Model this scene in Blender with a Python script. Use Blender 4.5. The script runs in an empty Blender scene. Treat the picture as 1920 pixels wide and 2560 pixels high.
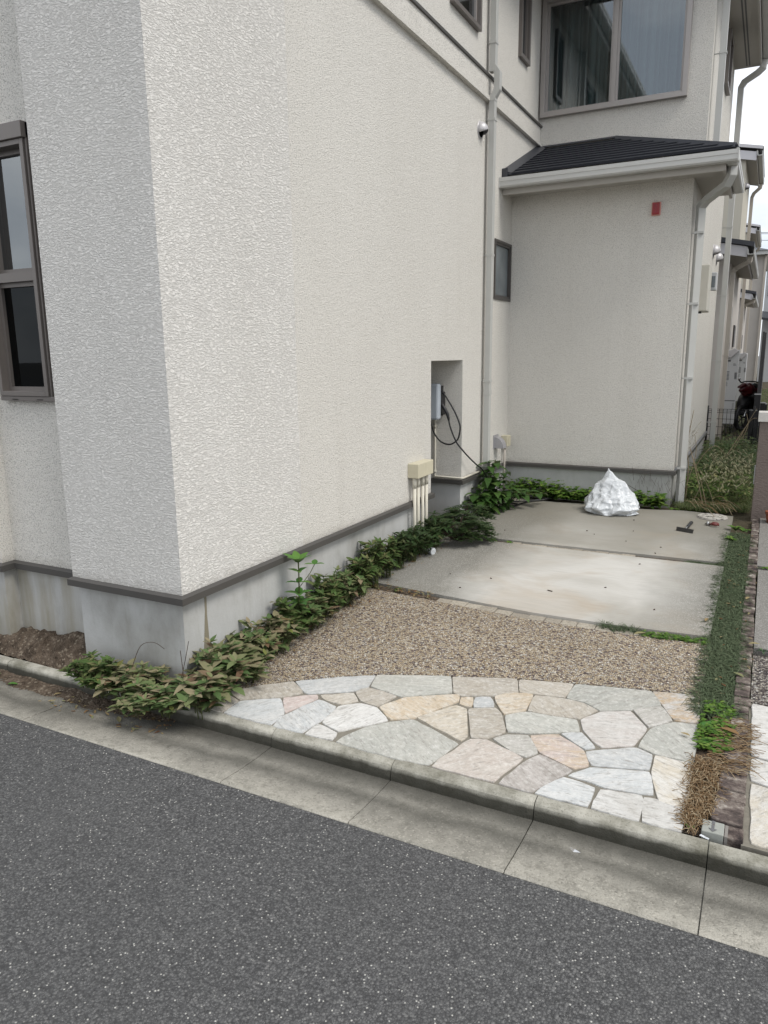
import bpy, bmesh, math, random
from mathutils import Vector, Matrix, Euler
R = math.radians
random.seed(7)
sc = bpy.context.scene
COL = sc.collection
# ------------------------------------------------------------------ camera
cd = bpy.data.cameras.new("camera"); cam = bpy.data.objects.new("camera", cd); COL.objects.link(cam)
cd.sensor_fit = 'HORIZONTAL'; cd.sensor_width = 36.0; cd.lens = 36.0 * 1838.0 / 1920.0
cd.clip_start = 0.05; cd.clip_end = 900
rt = Vector((0.88975383, 0.45632414, -0.01031511)); dn = Vector((0.08567062, -0.18915509, -0.97820289)); fw = Vector((-0.44832875, 0.86947607, -0.20739504))
cam.matrix_world = Matrix(((rt.x, -dn.x, -fw.x, 0), (rt.y, -dn.y, -fw.y, 0), (rt.z, -dn.z, -fw.z, 1.5), (0, 0, 0, 1)))
sc.camera = cam
# ------------------------------------------------------------------ sky, sun, exposure
SUN_EL, SUN_AZ = 54.0, 100.0           # azimuth clockwise from +Y
w = bpy.data.worlds.new("World"); sc.world = w; w.use_nodes = True
nt = w.node_tree; nt.nodes.clear()
sky = nt.nodes.new('ShaderNodeTexSky'); sky.sky_type = 'NISHITA'; sky.sun_disc = False
sky.sun_elevation = R(SUN_EL); sky.sun_rotation = R(SUN_AZ); sky.air_density = 1.0; sky.dust_density = 2.0
tc = nt.nodes.new('ShaderNodeTexCoord')
mp = nt.nodes.new('ShaderNodeMapping'); mp.inputs['Scale'].default_value = (1.2, 1.2, 3.2)
nz = nt.nodes.new('ShaderNodeTexNoise'); nz.inputs['Scale'].default_value = 2.2; nz.inputs['Detail'].default_value = 6; nz.inputs['Roughness'].default_value = .55
nt.links.new(tc.outputs['Generated'], mp.inputs['Vector']); nt.links.new(mp.outputs[0], nz.inputs['Vector'])
cl = nt.nodes.new('ShaderNodeValToRGB')
cl.color_ramp.elements[0].position = .38; cl.color_ramp.elements[0].color = (5.1, 5.5, 6.1, 1)
cl.color_ramp.elements[1].position = .68; cl.color_ramp.elements[1].color = (10.1, 10.15, 10.1, 1)
nt.links.new(nz.outputs['Fac'], cl.inputs[0])
mx = nt.nodes.new('ShaderNodeMix'); mx.data_type = 'RGBA'; mx.inputs[0].default_value = .88
nt.links.new(sky.outputs[0], mx.inputs[6]); nt.links.new(cl.outputs[0], mx.inputs[7])
bg = nt.nodes.new('ShaderNodeBackground'); bg.inputs[1].default_value = .10
wo = nt.nodes.new('ShaderNodeOutputWorld')
nt.links.new(mx.outputs[2], bg.inputs[0]); nt.links.new(bg.outputs[0], wo.inputs[0])
sd = bpy.data.lights.new("sun", 'SUN'); sd.energy = 1.35; sd.angle = R(22); sd.color = (1, .955, .88)
so = bpy.data.objects.new("sun", sd); COL.objects.link(so)
sdir = Vector((math.sin(R(SUN_AZ)) * math.cos(R(SUN_EL)), math.cos(R(SUN_AZ)) * math.cos(R(SUN_EL)), math.sin(R(SUN_EL))))
so.rotation_euler = (-sdir).to_track_quat('-Z', 'Y').to_euler(); so.location = sdir * 30
sc.view_settings.view_transform = 'Standard'; sc.view_settings.look = 'None'
sc.view_settings.exposure = 0.74; sc.view_settings.gamma = 1; sc.view_settings.use_curve_mapping = False

# ------------------------------------------------------------------ material helpers
class NB:
    def __init__(s, name):
        s.m = bpy.data.materials.new(name); s.m.use_nodes = True
        s.t = s.m.node_tree; s.b = s.t.nodes['Principled BSDF']; s.o = s.t.nodes['Material Output']
        s.tc = s.t.nodes.new('ShaderNodeTexCoord'); s.obj = s.tc.outputs['Object']
    def n(s, k): return s.t.nodes.new(k)
    def l(s, a, b): s.t.links.new(a, b)
    def map(s, scale=(1, 1, 1), rot=(0, 0, 0), loc=(0, 0, 0), src=None):
        m = s.n('ShaderNodeMapping'); m.inputs['Scale'].default_value = scale; m.inputs['Rotation'].default_value = rot; m.inputs['Location'].default_value = loc
        s.l(src or s.obj, m.inputs['Vector']); return m.outputs[0]
    def noise(s, scale, detail=3, rough=.5, vec=None, dist=0):
        m = s.n('ShaderNodeTexNoise'); m.inputs['Scale'].default_value = scale; m.inputs['Detail'].default_value = detail
        m.inputs['Roughness'].default_value = rough; m.inputs['Distortion'].default_value = dist
        s.l(vec or s.obj, m.inputs['Vector']); return m.outputs['Fac']
    def vor(s, scale, vec=None, feat='F1', rnd=1):
        m = s.n('ShaderNodeTexVoronoi'); m.feature = feat; m.inputs['Scale'].default_value = scale; m.inputs['Randomness'].default_value = rnd
        s.l(vec or s.obj, m.inputs['Vector']); return m
    def ramp(s, f, pts, interp='LINEAR'):
        m = s.n('ShaderNodeValToRGB'); r = m.color_ramp; r.interpolation = interp
        while len(r.elements) < len(pts): r.elements.new(.5)
        for e, (p, c) in zip(r.elements, pts):
            e.position = p; e.color = (c if isinstance(c, tuple) else (c, c, c)) + (1,)
        s.l(f, m.inputs[0]); return m.outputs[0]
    def mix(s, f, a, b, mode='MIX'):
        m = s.n('ShaderNodeMix'); m.data_type = 'RGBA'; m.blend_type = mode
        for sock, v in ((m.inputs[0], f), (m.inputs[6], a), (m.inputs[7], b)):
            if hasattr(v, 'is_linked') or isinstance(v, bpy.types.NodeSocket): s.l(v, sock)
            elif isinstance(v, tuple): sock.default_value = v + (1,) if len(v) == 3 else v
            else: sock.default_value = v
        return m.outputs[2]
    def math(s, op, a, b=0.0, clamp=False):
        m = s.n('ShaderNodeMath'); m.operation = op; m.use_clamp = clamp
        for i, v in enumerate((a, b)):
            if isinstance(v, bpy.types.NodeSocket): s.l(v, m.inputs[i])
            else: m.inputs[i].default_value = v
        return m.outputs[0]
    def sep(s, vec=None):
        m = s.n('ShaderNodeSeparateXYZ'); s.l(vec or s.obj, m.inputs[0]); return m.outputs
    def bump(s, h, strength=.5, dist=.01, nrm=None):
        m = s.n('ShaderNodeBump'); m.inputs['Strength'].default_value = strength; m.inputs['Distance'].default_value = dist
        s.l(h, m.inputs['Height'])
        if nrm: s.l(nrm, m.inputs['Normal'])
        return m.outputs[0]
    def done(s, col=None, rough=.8, bump=None, metal=0, spec=.3, alpha=None):
        if col is not None:
            if isinstance(col, tuple): s.b.inputs['Base Color'].default_value = col + (1,)
            else: s.l(col, s.b.inputs['Base Color'])
        if isinstance(rough, bpy.types.NodeSocket): s.l(rough, s.b.inputs['Roughness'])
        else: s.b.inputs['Roughness'].default_value = rough
        s.b.inputs['Metallic'].default_value = metal; s.b.inputs['Specular IOR Level'].default_value = spec
        if bump is not None: s.l(bump, s.b.inputs['Normal'])
        return s.m
M = {}
def plain(name, col, rough=.6, metal=0, spec=.4, var=.12, scale=6):
    k = NB(name); f = k.noise(scale, 4, .6)
    c = k.mix(f, tuple(v * (1 - var) for v in col), tuple(min(1, v * (1 + var)) for v in col))
    M[name] = k.done(c, rough, None, metal, spec)
plain('trim_metal', (.068, .064, .060), .45, 0, .5)
plain('frame_brown', (.17, .152, .14), .4, .3, .5, .06)
plain('frame_light', (.36, .335, .32), .42, .3, .5, .05)
plain('frame_dark', (.075, .068, .064), .4, .2, .5, .08)
plain('roof_slate', (.017, .019, .026), .6, 0, .3, .12, 4)
plain('roof_flashing', (.045, .048, .058), .42, .2, .5, .1)
plain('gutter_grey', (.50, .50, .485), .4, 0, .5, .05, 3)
plain('soffit', (.42, .40, .37), .8, 0, .2, .07, 3)
plain('fascia', (.44, .42, .39), .6, 0, .3, .06, 3)
plain('fascia_white', (.55, .54, .56), .6, 0, .3, .06, 3)
plain('pipe_grey', (.46, .46, .44), .38, 0, .5, .05, 4)
plain('pipe_beige', (.45, .41, .36), .42, 0, .5, .05, 4)
plain('pipe_cream', (.58, .55, .47), .45, 0, .4, .08, 8)
plain('box_cream', (.55, .51, .385), .5, 0, .4, .12, 9)
plain('black_rubber', (.012, .012, .013), .38, 0, .5, .1, 10)
plain('black_plastic', (.018, .018, .02), .45, 0, .4, .2, 20)
plain('charger_shell', (.40, .44, .49), .35, 0, .5, .03, 3)
plain('steel', (.42, .42, .42), .35, .9, .5, .1, 10)
plain('dark_steel', (.05, .048, .046), .4, .6, .5, .3, 30)
plain('hood_grey', (.36, .355, .375), .4, .3, .5, .08, 10)
plain('hood_light', (.50, .49, .50), .4, .2, .5, .05, 10)
plain('dark_hole', (.004, .004, .004), .9, 0, .05, .1)
plain('red_plastic', (.26, .004, .008), .3, 0, .5, .06, 12)
plain('red_rim', (.62, .30, .26), .4, 0, .4, .05, 12)
plain('tool_red', (.12, .022, .018), .45, 0, .4, .1, 30)
plain('tank_white', (.50, .51, .52), .4, 0, .4, .03, 3)
plain('print_grey', (.13, .13, .135), .6, 0, .3, .05)
plain('mortar', (.20, .185, .155), .95, 0, .1, .3, 60)
plain('terracotta', (.22, .075, .045), .85, 0, .2, .15, 30)
plain('marker_stone', (.30, .31, .285), .9, 0, .1, .12, 90)
plain('box_white', (.52, .50, .44), .5, 0, .4, .06, 5)
plain('cap_stone', (.56, .54, .51), .75, 0, .3, .16, 60)
plain('fence_grey', (.085, .082, .085), .5, .2, .4, .1, 5)
plain('mesh_black', (.010, .010, .011), .5, 0, .3, .1)
plain('twig', (.26, .21, .14), .9, 0, .1, .3, 15)
plain('twig_dark', (.06, .042, .032), .9, 0, .1, .3, 15)
plain('stem_green', (.07, .08, .03), .7, 0, .2, .25, 20)
plain('bike_red', (.06, .004, .006), .3, 0, .5, .05)
plain('chrome', (.6, .6, .6), .15, 1, .5, .02)
plain('interior', (.035, .035, .035), .9, 0, .1, .2, 3)
plain('concrete_side', (.22, .205, .19), .9, 0, .1, .15, 20)
k = NB('curtain'); s_ = k.sep()[0]
wv = k.math('SINE', k.math('MULTIPLY', k.math('ADD', s_, k.sep()[1]), 95.0))
M['curtain'] = k.done(k.mix(k.math('MULTIPLY_ADD', wv, .5), (.30, .31, .30), (.52, .53, .51)), .9, k.bump(wv, .8, .02))
# glass : fresnel-like mirror over a see-through pane
def glass(name, tint, refl, rough=.02, fm=.9):
    k = NB(name); k.t.nodes.remove(k.b)
    g = k.n('ShaderNodeBsdfGlossy'); g.inputs[0].default_value = (.92, .97, 1, 1); g.inputs[1].default_value = rough
    t = k.n('ShaderNodeBsdfTransparent'); t.inputs[0].default_value = tint + (1,)
    fr = k.n('ShaderNodeFresnel'); fr.inputs[0].default_value = 1.5
    f = k.math('ADD', k.math('MULTIPLY', fr.outputs[0], fm), refl, True)
    ms = k.n('ShaderNodeMixShader'); k.l(f, ms.inputs[0]); k.l(t.outputs[0], ms.inputs[1]); k.l(g.outputs[0], ms.inputs[2]); k.l(ms.outputs[0], k.o.inputs[0])
    M[name] = k.m
glass('glass', (.40, .50, .52), .15)
glass('glass_dark', (.08, .10, .12), .015, .02, .22)
glass('glass_blue', (.25, .33, .40), .16, .03)
k = NB('glass_frost'); M['glass_frost'] = k.done(k.ramp(k.noise(3, 3), [(.3, (.10, .12, .13)), (.7, (.19, .215, .23))]), .25, k.bump(k.noise(220, 2), .25, .002), 0, .8)

# stucco, two textures of the same render coat
def stucco(name, base, rough_tex, dirt=True):
    k = NB(name)
    if rough_tex:
        v = k.map((62, 62, 150)); n1 = k.noise(1.0, 4, .62, v, .8)
        v2 = k.map((150, 150, 300)); n2 = k.noise(1.0, 2, .5, v2, .5)
        h = k.math('ADD', k.ramp(n1, [(.40, 0.0), (.54, .85), (.62, 1.0)]), k.math('MULTIPLY', n2, .35))
        bp = k.bump(h, .75, .0066)
        c = k.mix(k.ramp(n1, [(.38, 0.0), (.58, 1.0)]), tuple(x * .92 for x in base), base)
    else:
        n1 = k.noise(165, 2.5, .6, None, .3); n0 = k.noise(60, 2, .5)
        h = k.math('ADD', n1, k.math('MULTIPLY', n0, .5)); bp = k.bump(h, 1.0, .0065)
        c = k.mix(k.ramp(n1, [(.36, 0.0), (.46, .8), (.6, 1.0)]), tuple(x * .58 for x in base), base)
    big = k.noise(.9, 4, .6, k.map((1, 1, .35)))
    c = k.mix(k.ramp(big, [(.35, .0), (.75, .14)]), c, (.36, .33, .28))
    strk = k.noise(1, 5, .6, k.map((7, 7, .5), loc=(1, 2, 0))); c = k.mix(k.ramp(strk, [(.55, .0), (.85, .10)]), c, (.30, .28, .235))
    if dirt:   # rain splash just above the base trim
        z = k.sep()[2]
        dz = k.ramp(k.math('ADD', z, k.math('MULTIPLY', k.noise(14, 4, .7), .10)), [(.52, .5), (.60, 0.0)])
        c = k.mix(dz, c, (.27, .245, .20))
    M[name] = k.done(c, .93, bp, 0, .15)
stucco('stucco_rough', (.82, .80, .765), True)
stucco('stucco', (.735, .712, .665), False)
stucco('stucco_warm', (.47, .425, .355), False, False)
k = NB('stucco_far'); M['stucco_far'] = k.done(k.mix(k.noise(2, 4), (.42, .39, .36), (.50, .47, .44)), .9)
k = NB('stucco_tan'); M['stucco_tan'] = k.done(k.mix(k.noise(1.5, 4), (.46, .43, .36), (.52, .49, .42)), .9)

# foundation concrete with run-down stains
k = NB('foundation')
n1 = k.noise(1, 5, .6, k.map((3, 3, 1.7))); n2 = k.noise(60, 3, .6)
c = k.ramp(n1, [(.3, (.29, .285, .265)), (.5, (.43, .43, .42)), (.72, (.50, .505, .50))])
st = k.ramp(k.noise(1, 4, .6, k.map((13, 13, 1.6)), .4), [(.58, 0.0), (.80, .25)])
c = k.mix(st, c, (.20, .185, .14))
z = k.sep()[2]
xx = k.sep()[0]; lf_ = k.math('MULTIPLY', k.ramp(k.math('ADD', xx, 4.0), [(.95, 1.0), (1.0, .0)]), 1.0)
c = k.mix(k.math('MULTIPLY', k.ramp(k.math('MULTIPLY', k.math('ADD', xx, 5.0), .3), [(.60, .75), (.655, 0.0)]), k.ramp(k.noise(1, 4, .6, k.map((8, 8, 1.2), loc=(3, 1, 2))), [(.35, 0.0), (.6, 1.0)])), c, (.26, .235, .17))
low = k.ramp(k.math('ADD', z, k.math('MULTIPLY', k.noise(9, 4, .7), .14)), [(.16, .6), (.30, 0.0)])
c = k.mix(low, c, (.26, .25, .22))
pit = k.ramp(k.noise(240, 2, .5), [(.30, .35), (.38, 0.0)]); c = k.mix(pit, c, (.2, .2, .2))
M['foundation'] = k.done(c, .9, k.bump(n2, .35, .003), 0, .15)
k = NB('stain'); M['stain'] = k.done(k.mix(k.noise(260, 3, .7), (.14, .125, .09), (.30, .27, .20)), .95)

# asphalt
k = NB('asphalt')
v1 = k.vor(150); v2 = k.vor(400); n = k.noise(2.2, 4, .6); nf = k.noise(420, 2, .6)
sep1 = k.n('ShaderNodeSeparateColor'); k.l(v1.outputs['Color'], sep1.inputs[0])
sep2 = k.n('ShaderNodeSeparateColor'); k.l(v2.outputs['Color'], sep2.inputs[0])
c = k.ramp(sep1.outputs[0], [(0, (.045, .045, .046)), (.45, (.078, .078, .080)), (.8, (.112, .112, .112)), (1, (.18, .178, .175))])
c = k.mix(k.ramp(n, [(.3, 0.0), (.7, .5)]), c, (.108, .108, .107)); c = k.mix(k.ramp(k.noise(.7, 3, .5), [(.45, 0.0), (.7, .3)]), c, (.072, .072, .072))
sp = k.math('MULTIPLY', k.ramp(sep2.outputs[1], [(.80, 0.0), (.86, 1.0)]), k.ramp(v2.outputs['Distance'], [(.30, 1.0), (.55, 0.0)]))
c = k.mix(k.math('MULTIPLY', sp, .6), c, (.29, .288, .28))
sp1 = k.math('MULTIPLY', k.ramp(sep1.outputs[2], [(.962, 0.0), (.985, .85)]), k.ramp(v1.outputs['Distance'], [(.22, 1.0), (.40, 0.0)]))
c = k.mix(sp1, c, (.55, .54, .50))
c = k.mix(k.ramp(v1.outputs['Distance'], [(.45, 0.0), (.75, .55)]), c, (.030, .030, .031))
h = k.math('SUBTRACT', k.math('MULTIPLY', nf, .4), v1.outputs['Distance'])
M['asphalt'] = k.done(c, .82, k.bump(h, .8, .005), 0, .3)

# gutter and kerb concrete : speckled, with darker bands running along the kerb side
def concrete_gutter(name, base, band):
    k = NB(name); x, y, z = k.sep()
    v = k.vor(170); s1 = k.n('ShaderNodeSeparateColor'); k.l(v.outputs['Color'], s1.inputs[0])
    n = k.noise(5, 5, .65); nf = k.noise(200, 2, .6)
    c = k.mix(n, tuple(q * .78 for q in base), tuple(q * 1.15 for q in base))
    gi = k.n('ShaderNodeNewGeometry'); c = k.mix(k.math('MULTIPLY', gi.outputs['Random Per Island'], .35), c, (.20, .19, .165)); c = k.mix(k.ramp(k.noise(22, 5, .75), [(.48, 0.0), (.66, .6)]), c, (.15, .142, .12)); c = k.mix(k.ramp(k.noise(3.2, 5, .65), [(.42, 0.0), (.66, .5)]), c, (.15, .145, .128))
    c = k.mix(k.ramp(s1.outputs[0], [(.0, .55), (.35, 0.0), (.8, 0.0), (1, .5)]), c, k.mix(s1.outputs[1], (.10, .095, .08), (.52, .49, .43)))
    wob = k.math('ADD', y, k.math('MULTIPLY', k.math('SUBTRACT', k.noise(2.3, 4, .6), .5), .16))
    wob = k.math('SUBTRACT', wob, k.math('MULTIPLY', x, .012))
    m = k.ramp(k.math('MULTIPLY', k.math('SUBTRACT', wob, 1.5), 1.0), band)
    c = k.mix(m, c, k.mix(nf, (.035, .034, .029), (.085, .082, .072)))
    M[name] = k.done(c, .93, k.bump(k.math('SUBTRACT', nf, v.outputs['Distance']), .6, .003), 0, .15)
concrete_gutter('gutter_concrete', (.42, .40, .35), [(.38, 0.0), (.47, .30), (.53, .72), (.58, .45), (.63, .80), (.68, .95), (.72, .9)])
k = NB('kerb_concrete'); x, y, z = k.sep()
n = k.noise(9, 6, .75); nf = k.noise(180, 3, .6)
c = k.mix(k.ramp(n, [(.33, 0.0), (.66, 1.0)]), (.17, .163, .13), (.43, .415, .365))
c = k.mix(k.ramp(nf, [(.32, .5), (.42, 0.0)]), c, (.08, .078, .06))
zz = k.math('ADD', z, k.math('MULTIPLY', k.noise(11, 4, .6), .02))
c = k.mix(k.ramp(k.math('MULTIPLY', k.math('ADD', zz, .1), 5.0), [(.50, .92), (.625, .86), (.685, .18), (.72, 0.0)]), c, (.026, .025, .019))  # kerb face darkened below the edge: moss, and shade put into the colour
M['kerb_concrete'] = k.done(c, .93, k.bump(nf, .6, .003), 0, .15)

# driveway slab
k = NB('slab_concrete'); x, y, z = k.sep()
n1 = k.noise(1.15, 4, .5, k.map((1, 1.25, 1), loc=(.35, .1, 0)), .5); n2 = k.noise(1.7, 4, .55, k.map((1, 1, 1), loc=(2, 5, 1)), .8); nf = k.noise(260, 2, .6); br = k.noise(1, 2, .5, k.map((6, 150, 1)))
c = k.ramp(n1, [(.25, (.31, .297, .262)), (.42, (.43, .413, .378)), (.60, (.54, .527, .497))])
c = k.mix(k.ramp(n2, [(.50, 0.0), (.70, .6)]), c, (.40, .335, .26))
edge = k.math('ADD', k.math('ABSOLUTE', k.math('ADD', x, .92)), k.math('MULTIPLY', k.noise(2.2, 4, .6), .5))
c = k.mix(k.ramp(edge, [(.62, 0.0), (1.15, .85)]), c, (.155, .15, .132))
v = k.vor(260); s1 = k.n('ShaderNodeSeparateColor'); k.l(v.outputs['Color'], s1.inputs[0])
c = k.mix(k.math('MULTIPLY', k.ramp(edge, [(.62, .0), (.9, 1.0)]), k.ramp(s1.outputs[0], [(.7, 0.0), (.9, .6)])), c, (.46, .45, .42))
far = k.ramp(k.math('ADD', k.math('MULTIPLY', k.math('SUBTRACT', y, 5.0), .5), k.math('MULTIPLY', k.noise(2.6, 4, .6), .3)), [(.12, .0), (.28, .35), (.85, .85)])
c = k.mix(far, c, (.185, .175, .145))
c = k.mix(k.math('MULTIPLY', k.ramp(br, [(.35, 1.0), (.55, 0.0)]), .16), c, (.2, .19, .17))
M['slab_concrete'] = k.done(c, .9, k.bump(k.math('ADD', nf, br), .4, .002), 0, .15)

# exposed aggregate
def aggregate(name, pts, scale=116):
    k = NB(name); wv_ = k.n('ShaderNodeTexNoise'); wv_.inputs['Scale'].default_value = 60; k.l(k.obj, wv_.inputs['Vector'])
    mv = k.n('ShaderNodeMix'); mv.data_type = 'VECTOR'; mv.inputs[0].default_value = .006; k.l(k.obj, mv.inputs[4]); k.l(wv_.outputs['Color'], mv.inputs[5])
    v = k.vor(scale, mv.outputs[1]); s1 = k.n('ShaderNodeSeparateColor'); k.l(v.outputs['Color'], s1.inputs[0])
    e = k.vor(scale, mv.outputs[1], 'DISTANCE_TO_EDGE')
    c = k.ramp(s1.outputs[0], pts, 'CONSTANT')
    c = k.mix(k.ramp(k.noise(1.6, 4, .6), [(.42, 0.0), (.78, .4)]), c, k.mix(.5, c, (.22, .18, .14)))
    c = k.mix(k.ramp(e.outputs['Distance'], [(.03, .75), (.11, 0.0)]), c, (.085, .068, .052))
    M[name] = k.done(c, .75, k.bump(k.ramp(e.outputs['Distance'], [(.0, 0.0), (.28, 1.0)]), 1.0, .006), 0, .3)
aggregate('aggregate_tan', [(0, (.12, .09, .095)), (.10, (.25, .19, .16)), (.21, (.50, .395, .27)), (.42, (.60, .49, .345)), (.64, (.68, .60, .48)), (.84, (.36, .31, .29)), (.91, (.76, .72, .65))])
aggregate('aggregate_grey', [(0, (.06, .05, .055)), (.25, (.14, .12, .12)), (.45, (.30, .27, .24)), (.65, (.46, .42, .36)), (.85, (.60, .58, .54))])

# flagstones : per-stone base colour attribute, grain direction in the UV map
k = NB('flagstone'); at = k.n('ShaderNodeAttribute'); at.attribute_name = 'Col'; at2 = k.n('ShaderNodeAttribute'); at2.attribute_name = 'Alt'
uv = k.tc.outputs['UV']
g1 = k.noise(1, 6, .8, k.map((16, 95, 1), src=uv), .8); g2 = k.noise(1, 5, .75, k.map((4, 10, 1), src=uv), 1.6); g3 = k.noise(45, 5, .8, uv); g4 = k.noise(1, 4, .7, k.map((40, 190, 1), src=uv), .5)
c = k.mix(k.ramp(g2, [(.42, 0.0), (.60, .95)]), at.outputs['Color'], at2.outputs['Color'])
c = k.mix(k.ramp(g1, [(.52, 0.0), (.64, .7)]), c, (.20, .185, .165))
c = k.mix(k.ramp(g4, [(.56, 0.0), (.70, .35)]), c, (.24, .22, .20))
c = k.mix(k.ramp(g3, [(.36, .45), (.5, 0.0)]), c, (.72, .71, .68))
c = k.mix(k.ramp(g3, [(.56, .0), (.72, .45)]), c, (.22, .21, .18))
big = k.noise(3.0, 4, .6); c = k.mix(k.ramp(big, [(.5, 0.0), (.75, .3)]), c, (.30, .28, .24))
M['flagstone'] = k.done(c, .7, k.bump(k.math('ADD', k.math('MULTIPLY', g1, 1.0), k.math('MULTIPLY', g3, .5)), .8, .0035), 0, .3)
k = NB('brick'); n = k.noise(16, 5, .7); rp = k.n('ShaderNodeNewGeometry')
c = k.ramp(n, [(.34, (.020, .017, .018)), (.46, (.085, .065, .06)), (.56, (.19, .16, .14)), (.68, (.42, .39, .35))])
c = k.mix(k.math('MULTIPLY', rp.outputs['Random Per Island'], .22), c, (.22, .19, .17))
M['brick'] = k.done(c, .95, k.bump(k.noise(1, 3, .6, k.map((25, 90, 40))), 1.0, .007), 0, .1)
k = NB('cobble'); rp = k.n('ShaderNodeNewGeometry'); n = k.noise(90, 4, .7)
c = k.mix(rp.outputs['Random Per Island'], (.30, .27, .225), (.46, .42, .35)); c = k.mix(k.ramp(n, [(.4, .5), (.55, 0.0)]), c, (.15, .13, .11))
M['cobble'] = k.done(c, .95, k.bump(n, .8, .004), 0, .1)
k = NB('soil'); n = k.noise(22, 6, .75); v = k.vor(95); s1 = k.n('ShaderNodeSeparateColor'); k.l(v.outputs['Color'], s1.inputs[0])
c = k.ramp(n, [(.3, (.035, .027, .020)), (.5, (.095, .073, .055)), (.7, (.165, .13, .10))])
c = k.mix(k.ramp(s1.outputs[0], [(.86, 0.0), (.9, .6)]), c, (.26, .22, .17))
M['soil'] = k.done(c, .97, k.bump(k.math('ADD', n, k.math('MULTIPLY', v.outputs['Distance'], -.6)), 1.0, .012), 0, .1)
k = NB('earth'); n = k.noise(9, 6, .7); M['earth'] = k.done(k.ramp(n, [(.3, (.03, .026, .014)), (.6, (.075, .062, .038)), (.8, (.12, .10, .06))]), .97, k.bump(n, 1, .02))
k = NB('ground_far'); n = k.noise(.6, 5, .7); M['ground_far'] = k.done(k.mix(n, (.07, .07, .068), (.12, .118, .11)), .95)
k = NB('post_stucco'); n = k.noise(1, 4, .6, k.map((45, 45, 110)), .6)
M['post_stucco'] = k.done(k.mix(k.noise(3, 4), (.155, .125, .112), (.20, .165, .148)), .9, k.bump(n, 1.0, .009))
k = NB('manhole_concrete'); n = k.noise(40, 4, .7); M['manhole_concrete'] = k.done(k.mix(k.ramp(n, [(.42, 0.0), (.5, 1.0)]), (.12, .11, .10), (.46, .44, .40)), .9, k.bump(n, .6, .004))
k = NB('bag_white'); n = k.noise(9, 4, .6)
k.b.inputs['Subsurface Weight'].default_value = .25; k.b.inputs['Subsurface Radius'].default_value = (.05, .05, .05); k.b.inputs['Transmission Weight'].default_value = 0.0
M['bag_white'] = k.done(k.mix(n, (.55, .58, .61), (.66, .68, .70)), .32, k.bump(k.math('ABSOLUTE', k.math('SUBTRACT', k.noise(11, 3, .5, None, .8), .5)), .8, .035), 0, .5)
k = NB('led'); M['led'] = k.done((.1, .8, .3), .4); k.b.inputs['Emission Color'].default_value = (.15, 1, .4, 1); k.b.inputs['Emission Strength'].default_value = 2.5

# leaves : colour varies from leaf to leaf (one island = one leaf)
def leafmat(name, pts, rough=.6, spec=.18, trans=.25):
    k = NB(name); g = k.n('ShaderNodeNewGeometry'); oi = k.n('ShaderNodeObjectInfo')
    f = k.math('FRACT', k.math('ADD', g.outputs['Random Per Island'], k.math('MULTIPLY', oi.outputs['Random'], 7.3)))
    c = k.ramp(f, pts)
    c = k.mix(k.math('MULTIPLY', k.noise(60, 3, .6), .35), c, k.mix(.5, c, (.11, .10, .04)))
    c = k.mix(k.math('MULTIPLY', g.outputs['Backfacing'], .4), c, (.17, .18, .11))
    k.done(c, rough, k.bump(k.noise(130, 2), .2, .002), 0, spec)
    tr = k.n('ShaderNodeBsdfTranslucent'); k.l(c, tr.inputs[0]); ms = k.n('ShaderNodeMixShader'); ms.inputs[0].default_value = trans
    k.l(k.b.outputs[0], ms.inputs[1]); k.l(tr.outputs[0], ms.inputs[2]); k.l(ms.outputs[0], k.o.inputs[0])
    M[name] = k.m
leafmat('leaf_bronze', [(0, (.08, .14, .05)), (.30, (.12, .185, .07)), (.55, (.18, .21, .095)), (.75, (.23, .22, .125)), (.89, (.31, .265, .17)), (.975, (.17, .10, .065)), (1, (.17, .22, .05))])
leafmat('leaf_olive', [(0, (.055, .10, .03)), (.5, (.09, .155, .045)), (.85, (.14, .16, .065)), (1, (.20, .18, .09))])
leafmat('leaf_dark', [(0, (.022, .050, .018)), (.5, (.035, .075, .026)), (.85, (.055, .095, .035)), (1, (.08, .09, .04))], .4)
leafmat('leaf_fresh', [(0, (.05, .16, .03)), (.6, (.08, .21, .04)), (1, (.14, .27, .06))], .38)
leafmat('leaf_bright', [(0, (.055, .13, .02)), (.6, (.09, .19, .025)), (1, (.17, .25, .05))], .5)
leafmat('leaf_mondo', [(0, (.014, .040, .020)), (.5, (.028, .075, .036)), (.8, (.065, .13, .065)), (1, (.18, .24, .14))], .6, .12)
leafmat('leaf_dry', [(0, (.20, .12, .06)), (.4, (.32, .21, .12)), (.8, (.45, .34, .22)), (1, (.55, .46, .32))], .8, .1)
leafmat('leaf_weed', [(0, (.06, .12, .022)), (.5, (.11, .18, .04)), (.8, (.18, .21, .07)), (1, (.34, .30, .15))], .7, .2)
leafmat('leaf_deep', [(0, (.028, .075, .018)), (.6, (.05, .115, .026)), (1, (.09, .16, .04))], .42)
leafmat('leaf_fallen', [(0, (.16, .07, .035)), (.4, (.28, .17, .08)), (.8, (.36, .30, .16)), (1, (.22, .24, .12))], .7, .2)
leafmat('seed_head', [(0, (.30, .30, .17)), (1, (.46, .44, .30))], .9, .1)

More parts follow.
